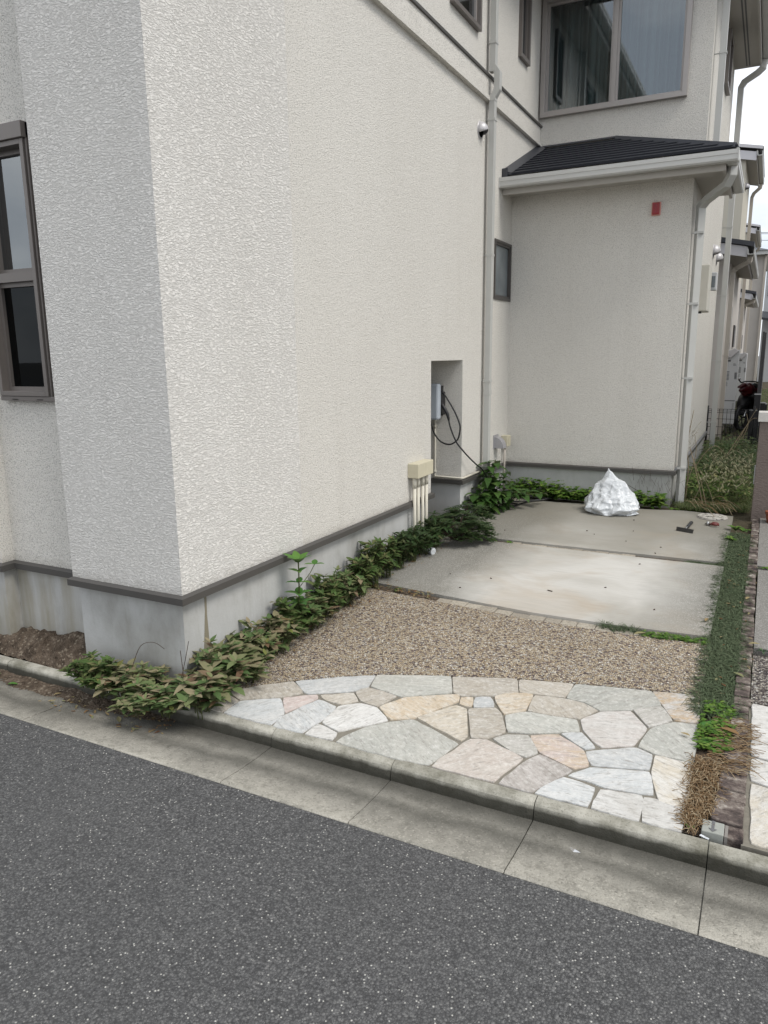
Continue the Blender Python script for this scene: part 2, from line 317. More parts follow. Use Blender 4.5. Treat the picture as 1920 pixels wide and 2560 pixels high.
# ------------------------------------------------------------------ mesh helpers
def tag(o, label=None, cat=None, group=None, kind=None):
    if label: o['label'] = label
    if cat: o['category'] = cat
    if group: o['group'] = group
    if kind: o['kind'] = kind
    return o
class MB:
    def __init__(s): s.v = []; s.f = []; s.mi = []; s.cur = 0
    def quad(s, *p):
        b = len(s.v); s.v += [tuple(q) for q in p]; s.f.append(tuple(range(b, b + len(p)))); s.mi.append(s.cur); return s
    def mesh(s, vs, fs):
        b = len(s.v); s.v += [tuple(q) for q in vs]
        for f in fs: s.f.append(tuple(b + i for i in f)); s.mi.append(s.cur)
        return s
    def box(s, p, q):
        x0, x1 = sorted((p[0], q[0])); y0, y1 = sorted((p[1], q[1])); z0, z1 = sorted((p[2], q[2]))
        vs = [(x0, y0, z0), (x1, y0, z0), (x1, y1, z0), (x0, y1, z0), (x0, y0, z1), (x1, y0, z1), (x1, y1, z1), (x0, y1, z1)]
        return s.mesh(vs, [(0, 3, 2, 1), (4, 5, 6, 7), (0, 1, 5, 4), (1, 2, 6, 5), (2, 3, 7, 6), (3, 0, 4, 7)])
    def prism(s, poly, ax, a, b):
        """poly: 2-D outline in the two axes other than ax, extruded along ax from a to b"""
        def P(u, v, t):
            return {0: (t, u, v), 1: (u, t, v), 2: (u, v, t)}[ax]
        n = len(poly); vs = [P(u, v, a) for u, v in poly] + [P(u, v, b) for u, v in poly]
        area = sum(poly[i][0] * poly[(i + 1) % n][1] - poly[(i + 1) % n][0] * poly[i][1] for i in range(n))
        fs = [tuple(range(n)), tuple(range(2 * n - 1, n - 1, -1))] + [(i, i + n, (i + 1) % n + n, (i + 1) % n) for i in range(n)]
        flip = (area > 0) ^ (ax == 1)
        if b < a: flip = not flip
        if flip: fs = [tuple(reversed(f)) for f in fs]
        return s.mesh(vs, fs)
    def tube(s, pts, r, n=6, cap=True):
        pts = [Vector(p) for p in pts]; rs = r if isinstance(r, (list, tuple)) else [r] * len(pts)
        t0 = (pts[1] - pts[0]).normalized(); u = t0.orthogonal().normalized(); vs = []
        for i, p in enumerate(pts):
            t = (pts[min(i + 1, len(pts) - 1)] - pts[max(i - 1, 0)]).normalized()
            u = (u - t * u.dot(t)).normalized(); w_ = t.cross(u)
            for k in range(n):
                a = 2 * math.pi * k / n; vs.append(p + (u * math.cos(a) + w_ * math.sin(a)) * rs[i])
        fs = []
        for i in range(len(pts) - 1):
            for k in range(n): fs.append((i * n + k, i * n + (k + 1) % n, (i + 1) * n + (k + 1) % n, (i + 1) * n + k))
        if cap: fs += [tuple(range(n - 1, -1, -1)), tuple(range((len(pts) - 1) * n, len(pts) * n))]
        return s.mesh(vs, fs)
    def sqtube(s, pts, hw, hd, ux):
        """rectangular duct through pts; ux = sideways unit vector, hw half width along ux, hd half depth"""
        pts = [Vector(p) for p in pts]; ux = Vector(ux); vs = []
        for i, p in enumerate(pts):
            a = (p - pts[i - 1]).normalized() if i else None; b = (pts[i + 1] - p).normalized() if i < len(pts) - 1 else None
            t = ((a or b) + (b or a)).normalized(); u = (ux - t * ux.dot(t)).normalized(); w_ = t.cross(u)
            k = 1.0 / max(.5, abs(t.dot(b or a)))
            for su, sw in ((-1, -1), (1, -1), (1, 1), (-1, 1)): vs.append(p + u * hw * su + w_ * hd * sw * k)
        fs = []
        for i in range(len(pts) - 1):
            for k in range(4): fs.append((i * 4 + k, i * 4 + (k + 1) % 4, (i + 1) * 4 + (k + 1) % 4, (i + 1) * 4 + k))
        n = len(pts); fs += [(3, 2, 1, 0), ((n - 1) * 4, (n - 1) * 4 + 1, (n - 1) * 4 + 2, (n - 1) * 4 + 3)]
        return s.mesh(vs, fs)
    def build(s, name, mats, parent=None, smooth=False, bevel=0, fix=False):
        me = bpy.data.meshes.new(name); me.from_pydata(s.v, [], s.f)
        mats = mats if isinstance(mats, (list, tuple)) else [mats]
        for m in mats: me.materials.append(M[m] if isinstance(m, str) else m)
        if len(mats) > 1: me.polygons.foreach_set('material_index', s.mi)
        if fix:
            bm = bmesh.new(); bm.from_mesh(me); bmesh.ops.recalc_face_normals(bm, faces=bm.faces); bm.to_mesh(me); bm.free()
        if smooth: me.polygons.foreach_set('use_smooth', [True] * len(me.polygons))
        me.update(); o = bpy.data.objects.new(name, me); COL.objects.link(o)
        if bevel:
            b = o.modifiers.new('bevel', 'BEVEL'); b.width = bevel; b.segments = 2; b.limit_method = 'ANGLE'
        if parent is not None:
            o.parent = parent; off = Vector((0, 0, 0)); q = parent
            while q is not None: off += q.location; q = q.parent
            o.location = -off
        return o
def empty(name, loc, label, cat, group=None):
    o = bpy.data.objects.new(name, None); COL.objects.link(o); o.location = loc; o.empty_display_size = .1
    return tag(o, label, cat, group)
def lerp(a, b, t): return a + (b - a) * t
def gz(y): return .045 + .034 * (min(max(y, 2.22), 6.9) - 2.22)      # driveway level
def rnd(a, b): return random.uniform(a, b)
def smoothpath(pts, n=6):
    P = [Vector(p) for p in pts]; out = []
    for i in range(len(P) - 1):
        p0 = P[max(i - 1, 0)]; p1 = P[i]; p2 = P[i + 1]; p3 = P[min(i + 2, len(P) - 1)]
        for k in range(n):
            t = k / n; out.append(.5 * ((2 * p1) + (p2 - p0) * t + (2 * p0 - 5 * p1 + 4 * p2 - p3) * t * t + (3 * p1 - p0 - 3 * p2 + p3) * t ** 3))
    return out + [P[-1]]

# =================================================================== THE GROUND
MB().quad((-400, -400, -.35), (400, -400, -.35), (400, 400, -.35), (-400, 400, -.35)).build('ground', 'ground_far')
tag(bpy.data.objects['ground'], 'plain grey ground reaching the horizon', kind='structure')
m = MB(); m.quad((-60, -40, 0), (60, -40, 0), (60, 1.848, 0), (-60, 1.848, 0)); m.quad((-60, 1.848, 0), (60, 1.848, 0), (60, 1.848, -.35), (-60, 1.848, -.35))
tag(m.build('road', 'asphalt'), 'dark grey asphalt road with pale chips', kind='structure')
# gutter slabs and kerb stones, one joint line every 0.53 m
JX = [-.037 + .532 * i for i in range(-12, 9)]
g = MB(); kb = MB()
from mathutils import noise as mn
def mathutils_noise(x, c): return mn.noise(Vector((x * 14, c * .6, 0))) + .7 * mn.noise(Vector((x * 55, c * .9, 5))) - 1.4 * max(0, mn.noise(Vector((x * 23, 3, 9))) - .38)
for a, b in zip(JX[:-1], JX[1:]):
    dz = rnd(-.0015, .0015)
    pr = [(1.852, -.12), (2.30, -.12), (2.30, -.022), (2.150, -.019 + dz), (2.06, -.017 + dz), (1.95, -.009 + dz), (1.858, .002 + dz), (1.852, -.002)]
    g.prism(pr, 0, a + .0018, b - .0018)
    dy = rnd(-.002, .002)
    kp = [(2.163, -.06), (2.163, -.022), (2.165, -.004), (2.168, .018), (2.171, .030), (2.177, .037), (2.186, .041), (2.214, .043), (2.214, -.06)]
    NS = 26; L_ = len(kp); vs_ = []
    for s_ in range(NS + 1):
        xx = lerp(a + .0015, b - .0015, s_ / NS); e_ = .003 if s_ in (0, NS) else 0
        for c_, (p, q) in enumerate(kp):
            w_ = 0 if c_ in (0, 7, 8) else mathutils_noise(xx, c_)
            vs_.append((xx, p + dy + w_ * .0022 + (e_ if 2 < c_ < 7 else 0), q + dz + w_ * .0016 - (e_ if 3 < c_ < 7 else 0)))
    kb.mesh(vs_, [(i_ * L_ + c_, (i_ + 1) * L_ + c_, (i_ + 1) * L_ + (c_ + 1) % L_, i_ * L_ + (c_ + 1) % L_) for i_ in range(NS) for c_ in range(L_)] + [tuple(range(L_)), tuple(range(NS * L_ + L_ - 1, NS * L_ - 1, -1))])
g.prism([(1.86, -.13), (2.30, -.13), (2.30, -.034), (1.86, -.012)], 0, JX[0], JX[-1])
kb.prism([(2.17, -.06), (2.18, .02), (2.212, .034), (2.212, -.06)], 0, JX[0], JX[-1])
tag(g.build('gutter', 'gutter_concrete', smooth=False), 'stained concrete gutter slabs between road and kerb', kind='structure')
tag(kb.build('kerb', 'kerb_concrete'), 'low mossy concrete kerb with a rounded edge, its face coloured darker for shade', kind='structure')

# earth bed under everything on the plot
m = MB()
def slope_sheet(m, x0, x1, y0, y1, dz, ny=1, nx=1):
    ys = [y0 + (y1 - y0) * i / ny for i in range(ny + 1)]
    for a, b in zip(ys[:-1], ys[1:]):
        m.quad((x0, a, gz(a) + dz), (x1, a, gz(a) + dz), (x1, b, gz(b) + dz), (x0, b, gz(b) + dz))
for a, b in ((2.214, 6.9), (6.9, 60)): m.quad((-8, a, gz(a) - .03), (12, a, gz(a) - .03), (12, b, gz(b) - .03), (-8, b, gz(b) - .03))
tag(m.build('earth', 'earth'), 'bare earth under the plot', kind='structure')

# concrete slabs of the parking space, slightly bowed joints
def slab(m, near, far, x0, x1, dz, curve_n=0, curve_f=0, n=16):
    T = []; 
    for i in range(n + 1):
        x = x0 + (x1 - x0) * i / n; u = 4 * (i / n) * (1 - i / n)
        T.append((x, near(x) - curve_n * u, far(x) - curve_f * u))
    for i in range(n):
        a, b = T[i], T[i + 1]
        m.quad((a[0], a[1], gz(a[1]) + dz), (b[0], b[1], gz(b[1]) + dz), (b[0], b[2], gz(b[2]) + dz), (a[0], a[2], gz(a[2]) + dz))
        m.quad((a[0], a[1], gz(a[1]) - .04), (b[0], b[1], gz(b[1]) - .04), (b[0], b[1], gz(b[1]) + dz), (a[0], a[1], gz(a[1]) + dz))
    a = T[-1]; m.quad((a[0], a[1], gz(a[1]) - .04), (a[0], a[2], gz(a[2]) - .04), (a[0], a[2], gz(a[2]) + dz), (a[0], a[1], gz(a[1]) + dz))
def lin(x0, y0, x1, y1): return lambda x: y0 + (y1 - y0) * (x - x0) / (x1 - x0)
j1f = lambda x: 3.90 - .095 * min(1, (x + 1.95) / .9) + (.03 * max(0, (x + .6) / .45) if x > -.6 else 0)     # near edge of slab 1
j1n = lambda x: j1f(x) - .095
arc = [(-2.035, 2.236), (-2.013, 2.37), (-1.922, 2.474), (-1.795, 2.578), (-1.646, 2.687), (-1.483, 2.786), (-1.323, 2.853), (-1.163, 2.913), (-.885, 3.010), (-.642, 3.068), (-.327, 3.139), (-.132, 3.179)]
def arcy(x):
    if x <= arc[0][0]: return arc[0][1]
    for (a, b), (c, d) in zip(arc[:-1], arc[1:]):
        if x <= c: return b + (d - b) * (x - a) / (c - a)
    return arc[-1][1]
def arcy2(x): return 2.236 if x < -2.03 else arcy(x) + .004
m = MB(); slab(m, arcy2, lambda x: j1n(x), -2.15, -.135, .002, n=60)
tag(m.build('gravel_paving', 'aggregate_tan'), 'exposed aggregate paving of small tan and purple pebbles', kind='structure')
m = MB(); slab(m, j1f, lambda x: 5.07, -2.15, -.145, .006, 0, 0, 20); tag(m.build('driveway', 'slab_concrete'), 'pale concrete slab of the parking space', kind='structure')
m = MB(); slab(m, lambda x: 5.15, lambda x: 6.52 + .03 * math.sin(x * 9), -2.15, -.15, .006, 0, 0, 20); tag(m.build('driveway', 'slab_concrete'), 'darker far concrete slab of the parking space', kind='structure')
# strips of small granite blocks in the joints
def cobbles(name, fn, x0, x1, w, lab, skip=0):
    m = MB(); x = x0
    while x < x1:
        L = rnd(.085, .1); h = rnd(-.012, -.004) if not skip else rnd(-.02, -.008)
        y0 = fn(x + L / 2); z = gz(y0)
        m.box((x + .002, y0 + .004, z - .05), (x + L - .002, y0 + w - .004, z + h + .004)); x += L
    return tag(m.build(name, 'cobble', bevel=.002), lab, kind='structure')
cobbles('stone_joint', lambda x: j1n(x) + .0, -1.62, -.15, .092, 'thin row of small granite blocks beside the gravel')
cobbles('stone_joint', lambda x: 5.073, -1.6, -.72, .074, 'thin row of small granite blocks between the slabs')
m = MB()
for a, b, fn, w_ in ((-2.15, -1.62, j1n, .092), (-2.15, -1.6, lambda x: 5.072, .076), (-.72, -.15, lambda x: 5.072, .076)):
    x = a
    while x < b:
        e = min(b, x + .04); y0 = fn(x); y1 = fn(e); h0 = -.012
        m.quad((x, y0, gz(y0) + h0), (e, y1, gz(y1) + h0), (e, y1 + w_, gz(y1 + w_) + h0), (x, y0 + w_, gz(y0 + w_) + h0)); x = e
tag(m.build('joint_soil', 'soil'), 'dark soil filling the open joints', kind='structure')

# flagstone apron
PAL = {'tan': ((.44, .39, .32), (.52, .48, .42)), 'blue': ((.50, .53, .55), (.62, .63, .63)), 'grey': ((.38, .39, .36), (.47, .47, .43)), 'grey2': ((.42, .41, .37), (.55, .53, .50)),
       'orangewhite': ((.52, .36, .20), (.58, .57, .56)), 'pink': ((.58, .44, .41), (.62, .53, .50)), 'white': ((.58, .57, .55), (.68, .68, .67)), 'orange': ((.53, .41, .27), (.62, .56, .47)),
       'orangetan': ((.48, .41, .31), (.55, .50, .42)), 'whitepink': ((.60, .55, .52), (.67, .65, .63)), 'orangepink': ((.58, .44, .30), (.61, .50, .46)), 'pinktan': ((.52, .45, .40), (.58, .53, .48)),
       'dirty': ((.30, .27, .25), (.50, .46, .44)), 'yellowwhite': ((.58, .52, .42), (.66, .64, .60))}
STONES=[
('tan',[(-2.039,2.230),(-2.011,2.357),(-1.911,2.325),(-1.912,2.228)]),
('tan',[(-2.013,2.366),(-1.922,2.471),(-1.795,2.575),(-1.694,2.500),(-1.756,2.427),(-1.914,2.328)]),
('blue',[(-1.795,2.575),(-1.646,2.684),(-1.483,2.783),(-1.459,2.665),(-1.502,2.600),(-1.673,2.499),(-1.696,2.504)]),
('grey',[(-1.483,2.783),(-1.323,2.850),(-1.163,2.911),(-1.099,2.768),(-1.275,2.647),(-1.307,2.645),(-1.457,2.670)]),
('tan',[(-1.161,2.906),(-0.885,3.008),(-0.835,2.871),(-0.932,2.815),(-1.058,2.752),(-1.098,2.765)]),
('tan',[(-0.876,3.005),(-0.755,3.037),(-0.642,3.064),(-0.649,2.921),(-0.764,2.903),(-0.840,2.886)]),
('grey',[(-0.642,3.064),(-0.481,3.101),(-0.327,3.135),(-0.271,3.022),(-0.381,2.930),(-0.494,2.870),(-0.568,2.917),(-0.645,2.920)]),
('orangewhite',[(-0.327,3.135),(-0.133,3.175),(-0.122,2.927),(-0.215,2.914),(-0.272,3.027)]),
('blue',[(-1.908,2.321),(-1.759,2.417),(-1.665,2.310),(-1.663,2.226),(-1.909,2.225)]),
('pink',[(-1.754,2.425),(-1.631,2.512),(-1.607,2.481),(-1.667,2.314)]),
('blue',[(-1.604,2.477),(-1.500,2.456),(-1.491,2.424),(-1.496,2.319),(-1.512,2.230),(-1.658,2.225),(-1.662,2.306)]),
('tan',[(-1.619,2.508),(-1.492,2.591),(-1.436,2.534),(-1.487,2.474),(-1.571,2.479)]),
('tan',[(-1.496,2.599),(-1.459,2.663),(-1.305,2.641),(-1.341,2.522),(-1.432,2.536)]),
('white',[(-1.496,2.458),(-1.424,2.521),(-1.338,2.517),(-1.246,2.441),(-1.324,2.356),(-1.391,2.280),(-1.488,2.314)]),
('white',[(-1.498,2.301),(-1.387,2.274),(-1.377,2.234),(-1.505,2.225)]),
('orange',[(-1.336,2.521),(-1.273,2.642),(-1.065,2.768),(-1.045,2.707),(-1.160,2.497),(-1.244,2.447)]),
('orange',[(-1.055,2.744),(-1.003,2.768),(-0.979,2.680),(-1.040,2.683)]),
('blue',[(-1.000,2.771),(-0.937,2.803),(-0.892,2.722),(-0.974,2.680)]),
('orange',[(-0.928,2.812),(-0.864,2.876),(-0.778,2.897),(-0.767,2.746),(-0.842,2.678),(-0.904,2.765)]),
('tan',[(-0.773,2.894),(-0.647,2.914),(-0.566,2.909),(-0.498,2.873),(-0.553,2.770),(-0.657,2.753),(-0.764,2.748)]),
('orangetan',[(-1.044,2.672),(-0.993,2.662),(-0.913,2.465),(-0.924,2.417),(-1.156,2.507)]),
('tan',[(-0.990,2.664),(-0.888,2.721),(-0.851,2.685),(-0.789,2.551),(-0.839,2.475),(-0.903,2.457)]),
('grey',[(-1.159,2.494),(-0.924,2.399),(-0.969,2.236),(-1.080,2.224),(-1.243,2.223),(-1.366,2.230),(-1.318,2.345),(-1.239,2.436)]),
('grey',[(-0.837,2.676),(-0.762,2.741),(-0.656,2.747),(-0.558,2.762),(-0.528,2.674),(-0.701,2.581),(-0.787,2.556)]),
('whitepink',[(-0.552,2.767),(-0.493,2.863),(-0.379,2.922),(-0.299,2.810),(-0.325,2.661),(-0.433,2.596),(-0.479,2.631),(-0.525,2.692)]),
('grey2',[(-0.376,2.932),(-0.273,3.015),(-0.215,2.907),(-0.297,2.814)]),
('grey',[(-0.214,2.902),(-0.122,2.920),(-0.114,2.630),(-0.253,2.633),(-0.316,2.659),(-0.290,2.811)]),
('blue',[(-0.598,2.628),(-0.521,2.673),(-0.450,2.584),(-0.486,2.555)]),
('orangepink',[(-0.701,2.570),(-0.600,2.623),(-0.488,2.550),(-0.448,2.454),(-0.491,2.413),(-0.631,2.463)]),
('grey2',[(-0.827,2.485),(-0.779,2.541),(-0.704,2.568),(-0.634,2.461),(-0.669,2.414),(-0.715,2.424)]),
('pinktan',[(-0.900,2.448),(-0.839,2.472),(-0.673,2.406),(-0.704,2.307),(-0.724,2.234),(-0.964,2.232)]),
('dirty',[(-0.630,2.459),(-0.492,2.405),(-0.542,2.307),(-0.587,2.231),(-0.712,2.234),(-0.661,2.399)]),
('blue',[(-0.484,2.547),(-0.315,2.653),(-0.253,2.628),(-0.250,2.520),(-0.444,2.463)]),
('yellowwhite',[(-0.250,2.626),(-0.115,2.623),(-0.113,2.339),(-0.201,2.343),(-0.246,2.513)]),
('blue',[(-0.508,2.366),(-0.447,2.449),(-0.249,2.511),(-0.216,2.372),(-0.373,2.347),(-0.447,2.363)]),
('blue',[(-0.517,2.353),(-0.400,2.335),(-0.402,2.234),(-0.585,2.232)]),
('white',[(-0.388,2.333),(-0.250,2.357),(-0.239,2.227),(-0.396,2.232)]),
('white',[(-0.249,2.352),(-0.206,2.356),(-0.118,2.332),(-0.115,2.229),(-0.237,2.231)]),
]

def inset(P, d):
    n = len(P); area = sum(P[i][0] * P[(i + 1) % n][1] - P[(i + 1) % n][0] * P[i][1] for i in range(n)); s = 1 if area > 0 else -1; out = []
    for i in range(n):
        a = Vector(P[i - 1]); b = Vector(P[i]); c = Vector(P[(i + 1) % n]); e1 = (b - a).normalized(); e2 = (c - b).normalized()
        n1 = Vector((-e1.y, e1.x)) * s; n2 = Vector((-e2.y, e2.x)) * s; h = (n1 + n2); h = h.normalized() if h.length > 1e-4 else n1
        out.append(b + h * d / max(.45, h.dot(n1)))
    return out, s
def flagstones(name, stones, label, gap=-.0004):
    vs, fs, cols, alts, uvs = [], [], [], [], []
    for kind, P in stones:
        Q, s = inset(P, gap)
        # subdivide the outline and give it a slightly wavering, hand-cut line
        O_ = []
        for i in range(len(Q)):
            a, b = Q[i], Q[(i + 1) % len(Q)]; n = max(2, int((b - a).length / .025)); per = Vector((-(b - a).y, (b - a).x)).normalized()
            for j in range(n):
                t = j / n; q = a.lerp(b, t); wob = (math.sin(q.x * 61 + q.y * 37) + math.sin(q.x * 140 - q.y * 95) * .5) * .0022
                O_.append(q + per * wob * (0 if j == 0 else 1))
        # round the corners
        O_ = [(O_[i - 1] + O_[i] * 6 + O_[(i + 1) % len(O_)]) / 8 for i in range(len(O_))]
        if s < 0: O_.reverse()
        c0 = sum(O_, Vector((0, 0))) / len(O_); n = len(O_); b = len(vs); ang = rnd(-1.0, 1.0) - .15; ca, sa = math.cos(ang), math.sin(ang); du = Vector((rnd(0, 50), rnd(0, 50)))
        col, alt = [tuple(v_ * .74 + w_ * .26 for v_, w_ in zip(q_, (.50, .475, .43))) for q_ in PAL[kind]]; j = rnd(.86, 1.04); zj = rnd(-.001, .0015)
        O_ = [Vector((q.x, q.y - .016 if q.y < 2.2455 else q.y)) for q in O_]
        for k_, (sc_, z_) in enumerate(((1.0, -.012), (1.0, .0), (.99, .0028))):
            for q in O_:
                p = c0 + (q - c0) * sc_; vs.append((p.x, p.y, gz(p.y) + z_ + zj)); uvs.append((p.x * ca - p.y * sa + du.x, p.x * sa + p.y * ca + du.y))
                cols.append((col[0] * j, col[1] * j, col[2] * j, 1)); alts.append((alt[0] * j, alt[1] * j, alt[2] * j, 1))
        for r_ in range(2):
            for i in range(n): fs.append((b + r_ * n + i, b + r_ * n + (i + 1) % n, b + (r_ + 1) * n + (i + 1) % n, b + (r_ + 1) * n + i))
        fs.append(tuple(range(b + 2 * n, b + 3 * n)))
    me = bpy.data.meshes.new(name); me.from_pydata(vs, [], fs); me.materials.append(M['flagstone'])
    for nm, arr in (('Col', cols), ('Alt', alts)):
        a = me.attributes.new(nm, 'FLOAT_COLOR', 'POINT'); a.data.foreach_set('color', [c for q in arr for c in q])
    ul = me.uv_layers.new(name='UVMap')
    for lp in me.loops: ul.data[lp.index].uv = uvs[lp.vertex_index]
    o = bpy.data.objects.new(name, me); COL.objects.link(o); return tag(o, label, kind='structure')
flagstones('flagstone_paving', STONES, 'crazy paving of pale blue, tan and orange flagstones')
m = MB(); pts = [(x, arcy(x) - .002) for x in [a[0] for a in arc]]
for (a, b), (c, d) in zip(pts[:-1], pts[1:]): m.quad((a, 2.215, gz(2.236) - .003), (c, 2.215, gz(2.236) - .003), (c, d, gz(d) - .004), (a, b, gz(b) - .004))
tag(m.build('mortar_bed', 'mortar'), 'grey mortar between the flagstones', kind='structure')
# neighbour's driveway right of the brick line
NST = [('white', [(.064, 2.77), (.058, 3.19), (.30, 3.15), (.62, 3.10), (.60, 2.74), (.35, 2.72)]), ('white', [(.066, 2.60), (.064, 2.755), (.34, 2.705), (.40, 2.56), (.22, 2.57)]),
       ('yellowwhite', [(.075, 2.25), (.066, 2.585), (.21, 2.555), (.34, 2.54), (.36, 2.24)]), ('tan', [(.38, 2.24), (.36, 2.54), (.42, 2.56), (.38, 2.70), (.62, 2.72), (.75, 2.24)]),
       ('grey', [(.64, 3.10), (.63, 2.73), (.77, 2.24), (1.4, 2.24), (1.4, 3.0)])]
flagstones('flagstone_paving', NST, 'pale flagstones of the next driveway at the right edge')
m = MB(); slab(m, lambda x: 2.236, lambda x: 3.2, .050, 1.6, -.004, n=6); tag(m.build('mortar_bed', 'mortar'), 'grey mortar of the next driveway', kind='structure')
m = MB(); slab(m, lambda x: 3.20, lambda x: 3.70, .053, 1.6, .002, n=6); tag(m.build('gravel_paving', 'aggregate_grey'), 'grey pebble paving of the next driveway', kind='structure')
M['slab_dark'] = M['concrete_side']
k = NB('slab_next'); v = k.vor(240); s1 = k.n('ShaderNodeSeparateColor'); k.l(v.outputs['Color'], s1.inputs[0])
M['slab_next'] = k.done(k.mix(k.ramp(s1.outputs[0], [(.7, 0.0), (.9, .6)]), k.mix(k.noise(3, 4), (.15, .145, .135), (.21, .2, .185)), (.4, .39, .37)), .9, k.bump(v.outputs['Distance'], .4, .003))
m = MB(); slab(m, lambda x: 3.78, lambda x: 5.08, .053, 1.6, .006, n=4); slab(m, lambda x: 5.16, lambda x: 6.6, .045, 1.6, .006, n=4); tag(m.build('driveway', 'slab_next'), 'grey concrete slabs of the next driveway', kind='structure')
# brick border between the two plots
m = MB(); y = 2.24; ex = lambda y: lerp(.057, .041, (y - 2.24) / 4.2)
while y < 6.4:
    w_ = rnd(.058, .068); z = gz(y); x0 = lerp(-.045, -.01, min(1, (y - 2.2) / .8)); h = rnd(.002, .016)
    m.box((x0, y + .001, z - .05), (ex(y) + rnd(-.006, .002), y + w_ - .001, z + h)); y += w_ + .002
tag(m.build('brick_edging', 'brick', bevel=.004), 'row of blackened bricks between the two driveways', kind='structure')
# soil heap in the corner left of the steps of the house, spilling over the kerb
def heap(name, x0, x1, y0, y1, f, nx, ny, lab):
    vs = [(x0 + (x1 - x0) * i / nx, y0 + (y1 - y0) * j / ny) for j in range(ny + 1) for i in range(nx + 1)]
    vs = [(x, y, f(x, y)) for x, y in vs]
    fs = [(j * (nx + 1) + i, j * (nx + 1) + i + 1, (j + 1) * (nx + 1) + i + 1, (j + 1) * (nx + 1) + i) for j in range(ny) for i in range(nx)]
    return tag(MB().mesh(vs, fs).build(name, 'soil', smooth=True), lab, kind='structure')
from mathutils import noise as mn
def nz3(x, y, s): return mn.noise(Vector((x * s, y * s, 3.1)))
def soil_h(x, y):
    v = (y - 2.222) / .13; edge = max(0, min(1, v))
    h = .030 + .088 * edge ** .8 + .02 * nz3(x, y, 9) + .012 * nz3(x, y, 30) + .006 * nz3(x, y, 80)
    h += .05 * math.exp(-((x + 2.92) / .20) ** 2) * edge + (.02 if x < -3.1 else 0)
    if x > -2.75: h -= min(.05, (x + 2.75) * .25)
    return h
heap('soil', -4.6, -2.0, 2.215, 2.40, soil_h, 340, 36, 'heap of loose brown soil against the house wall')
def spill(x, y):
    e = min(1, max(0, (x + 3.7) / .3)) * min(1, max(0, (-1.95 - x) / .5)); v = (y - 2.02) / .15
    return -.030 + .012 * v * e * 2 + .014 * e * max(0, v) * (nz3(x, y, 8) + .3) + .004 * nz3(x, y, 60) - (.012 if v < .15 else 0)
heap('soil', -4.4, -1.95, 2.0, 2.168, spill, 300, 22, 'crumbs of brown soil washed into the gutter')

# =================================================================== THE HOUSE
XW, YC, YA, XA, Y2 = -2.157, 2.281, 6.74, -.655, 7.516
ZT, ZE = .465, 4.76
house = empty('house', (XW, YC, .06), 'pale stucco house with dark base trim and slate lean-to roof', 'house')
def rects(u0, u1, v0, v1, holes):
    us = sorted({u0, u1, *[h[0] for h in holes], *[h[1] for h in holes]}); vs = sorted({v0, v1, *[h[2] for h in holes], *[h[3] for h in holes]})
    for a, b in zip(us[:-1], us[1:]):
        for c, d in zip(vs[:-1], vs[1:]):
            if not any(h[0] <= a and b <= h[1] and h[2] <= c and d <= h[3] for h in holes): yield a, b, c, d
def wall_x(m, x, y0, y1, z0, z1, holes=()):      # faces +X
    for a, b, c, d in rects(y0, y1, z0, z1, list(holes)): m.quad((x, a, c), (x, b, c), (x, b, d), (x, a, d))
def wall_y(m, y, x0, x1, z0, z1, holes=()):      # faces -Y
    for a, b, c, d in rects(x0, x1, z0, z1, list(holes)): m.quad((a, y, c), (b, y, c), (b, y, d), (a, y, d))
NY0, NY1, NZ, NX = 4.946, 5.569, 1.463, -2.95
WA = (5.27, 5.77, 3.90, 4.55); WC = (6.84, 7.05, 4.06, 4.62); WS = (6.30, 6.70, 1.995, 2.445)
W2 = (-2.11, -.87, 3.73, 4.69)
m = MB()
wall_x(m, XW, 3.212, Y2, ZT, ZE, [(NY0, NY1, ZT, NZ), WA, WC, WS])
# alcove for the charger
m.quad((NX, NY1, ZT), (XW, NY1, ZT), (XW, NY1, NZ), (NX, NY1, NZ)); m.quad((NX, NY0, NZ), (XW, NY0, NZ), (XW, NY1, NZ), (NX, NY1, NZ))
m.quad((NX, NY1, ZT), (NX, NY0, ZT), (NX, NY0, NZ), (NX, NY1, NZ)); m.quad((XW, NY0, ZT), (NX, NY0, ZT), (NX, NY0, NZ), (XW, NY0, NZ))
# window recess left of the rough pier, and the next pier to the left
wall_y(m, 2.353, -3.333, -2.80, ZT, ZE, [(-3.22, -2.93, 1.36, 2.42)])
wall_x(m, -3.333, 2.281, 2.353, ZT, ZE); wall_y(m, 2.281, -4.8, -3.333, ZT, ZE)
main_wall = m.build('wall', 'stucco', house)
m = MB()   # rough combed render on the corner pier, a few mm proud
e = .007
m.quad((-2.817, YC - e, ZT + .02), (XW + e, YC - e, ZT + .02), (XW + e, YC - e, ZE), (-2.817, YC - e, ZE))
m.quad((XW + e, YC - e, ZT + .02), (XW + e, 3.212, ZT + .02), (XW + e, 3.212, ZE), (XW + e, YC - e, ZE))
m.quad((XW + e, 3.212, ZT + .02), (XW - .003, 3.216, ZT + .02), (XW - .003, 3.216, ZE), (XW + e, 3.212, ZE))
m.quad((-2.817, 2.353, ZT + .02), (-2.817, YC - e, ZT + .02), (-2.817, YC - e, ZE), (-2.817, 2.353, ZE))
m.quad((-2.817, YC - e, ZT + .02), (-2.817, 2.353, ZT + .02), (XW - .003, 2.353, ZT + .02), (XW + e, YC - e, ZT + .02))
tag(m.build('pier_render', 'stucco_rough', house), 'coarse combed white render on the corner of the house')
m = MB()
wall_y(m, YA, XW, XA, ZT, 2.95); wall_x(m, XA, YA, Y2, ZT, 2.95)
tag(m.build('annex_wall', 'stucco', house), 'plain stucco wall of the single storey annex')
m = MB()
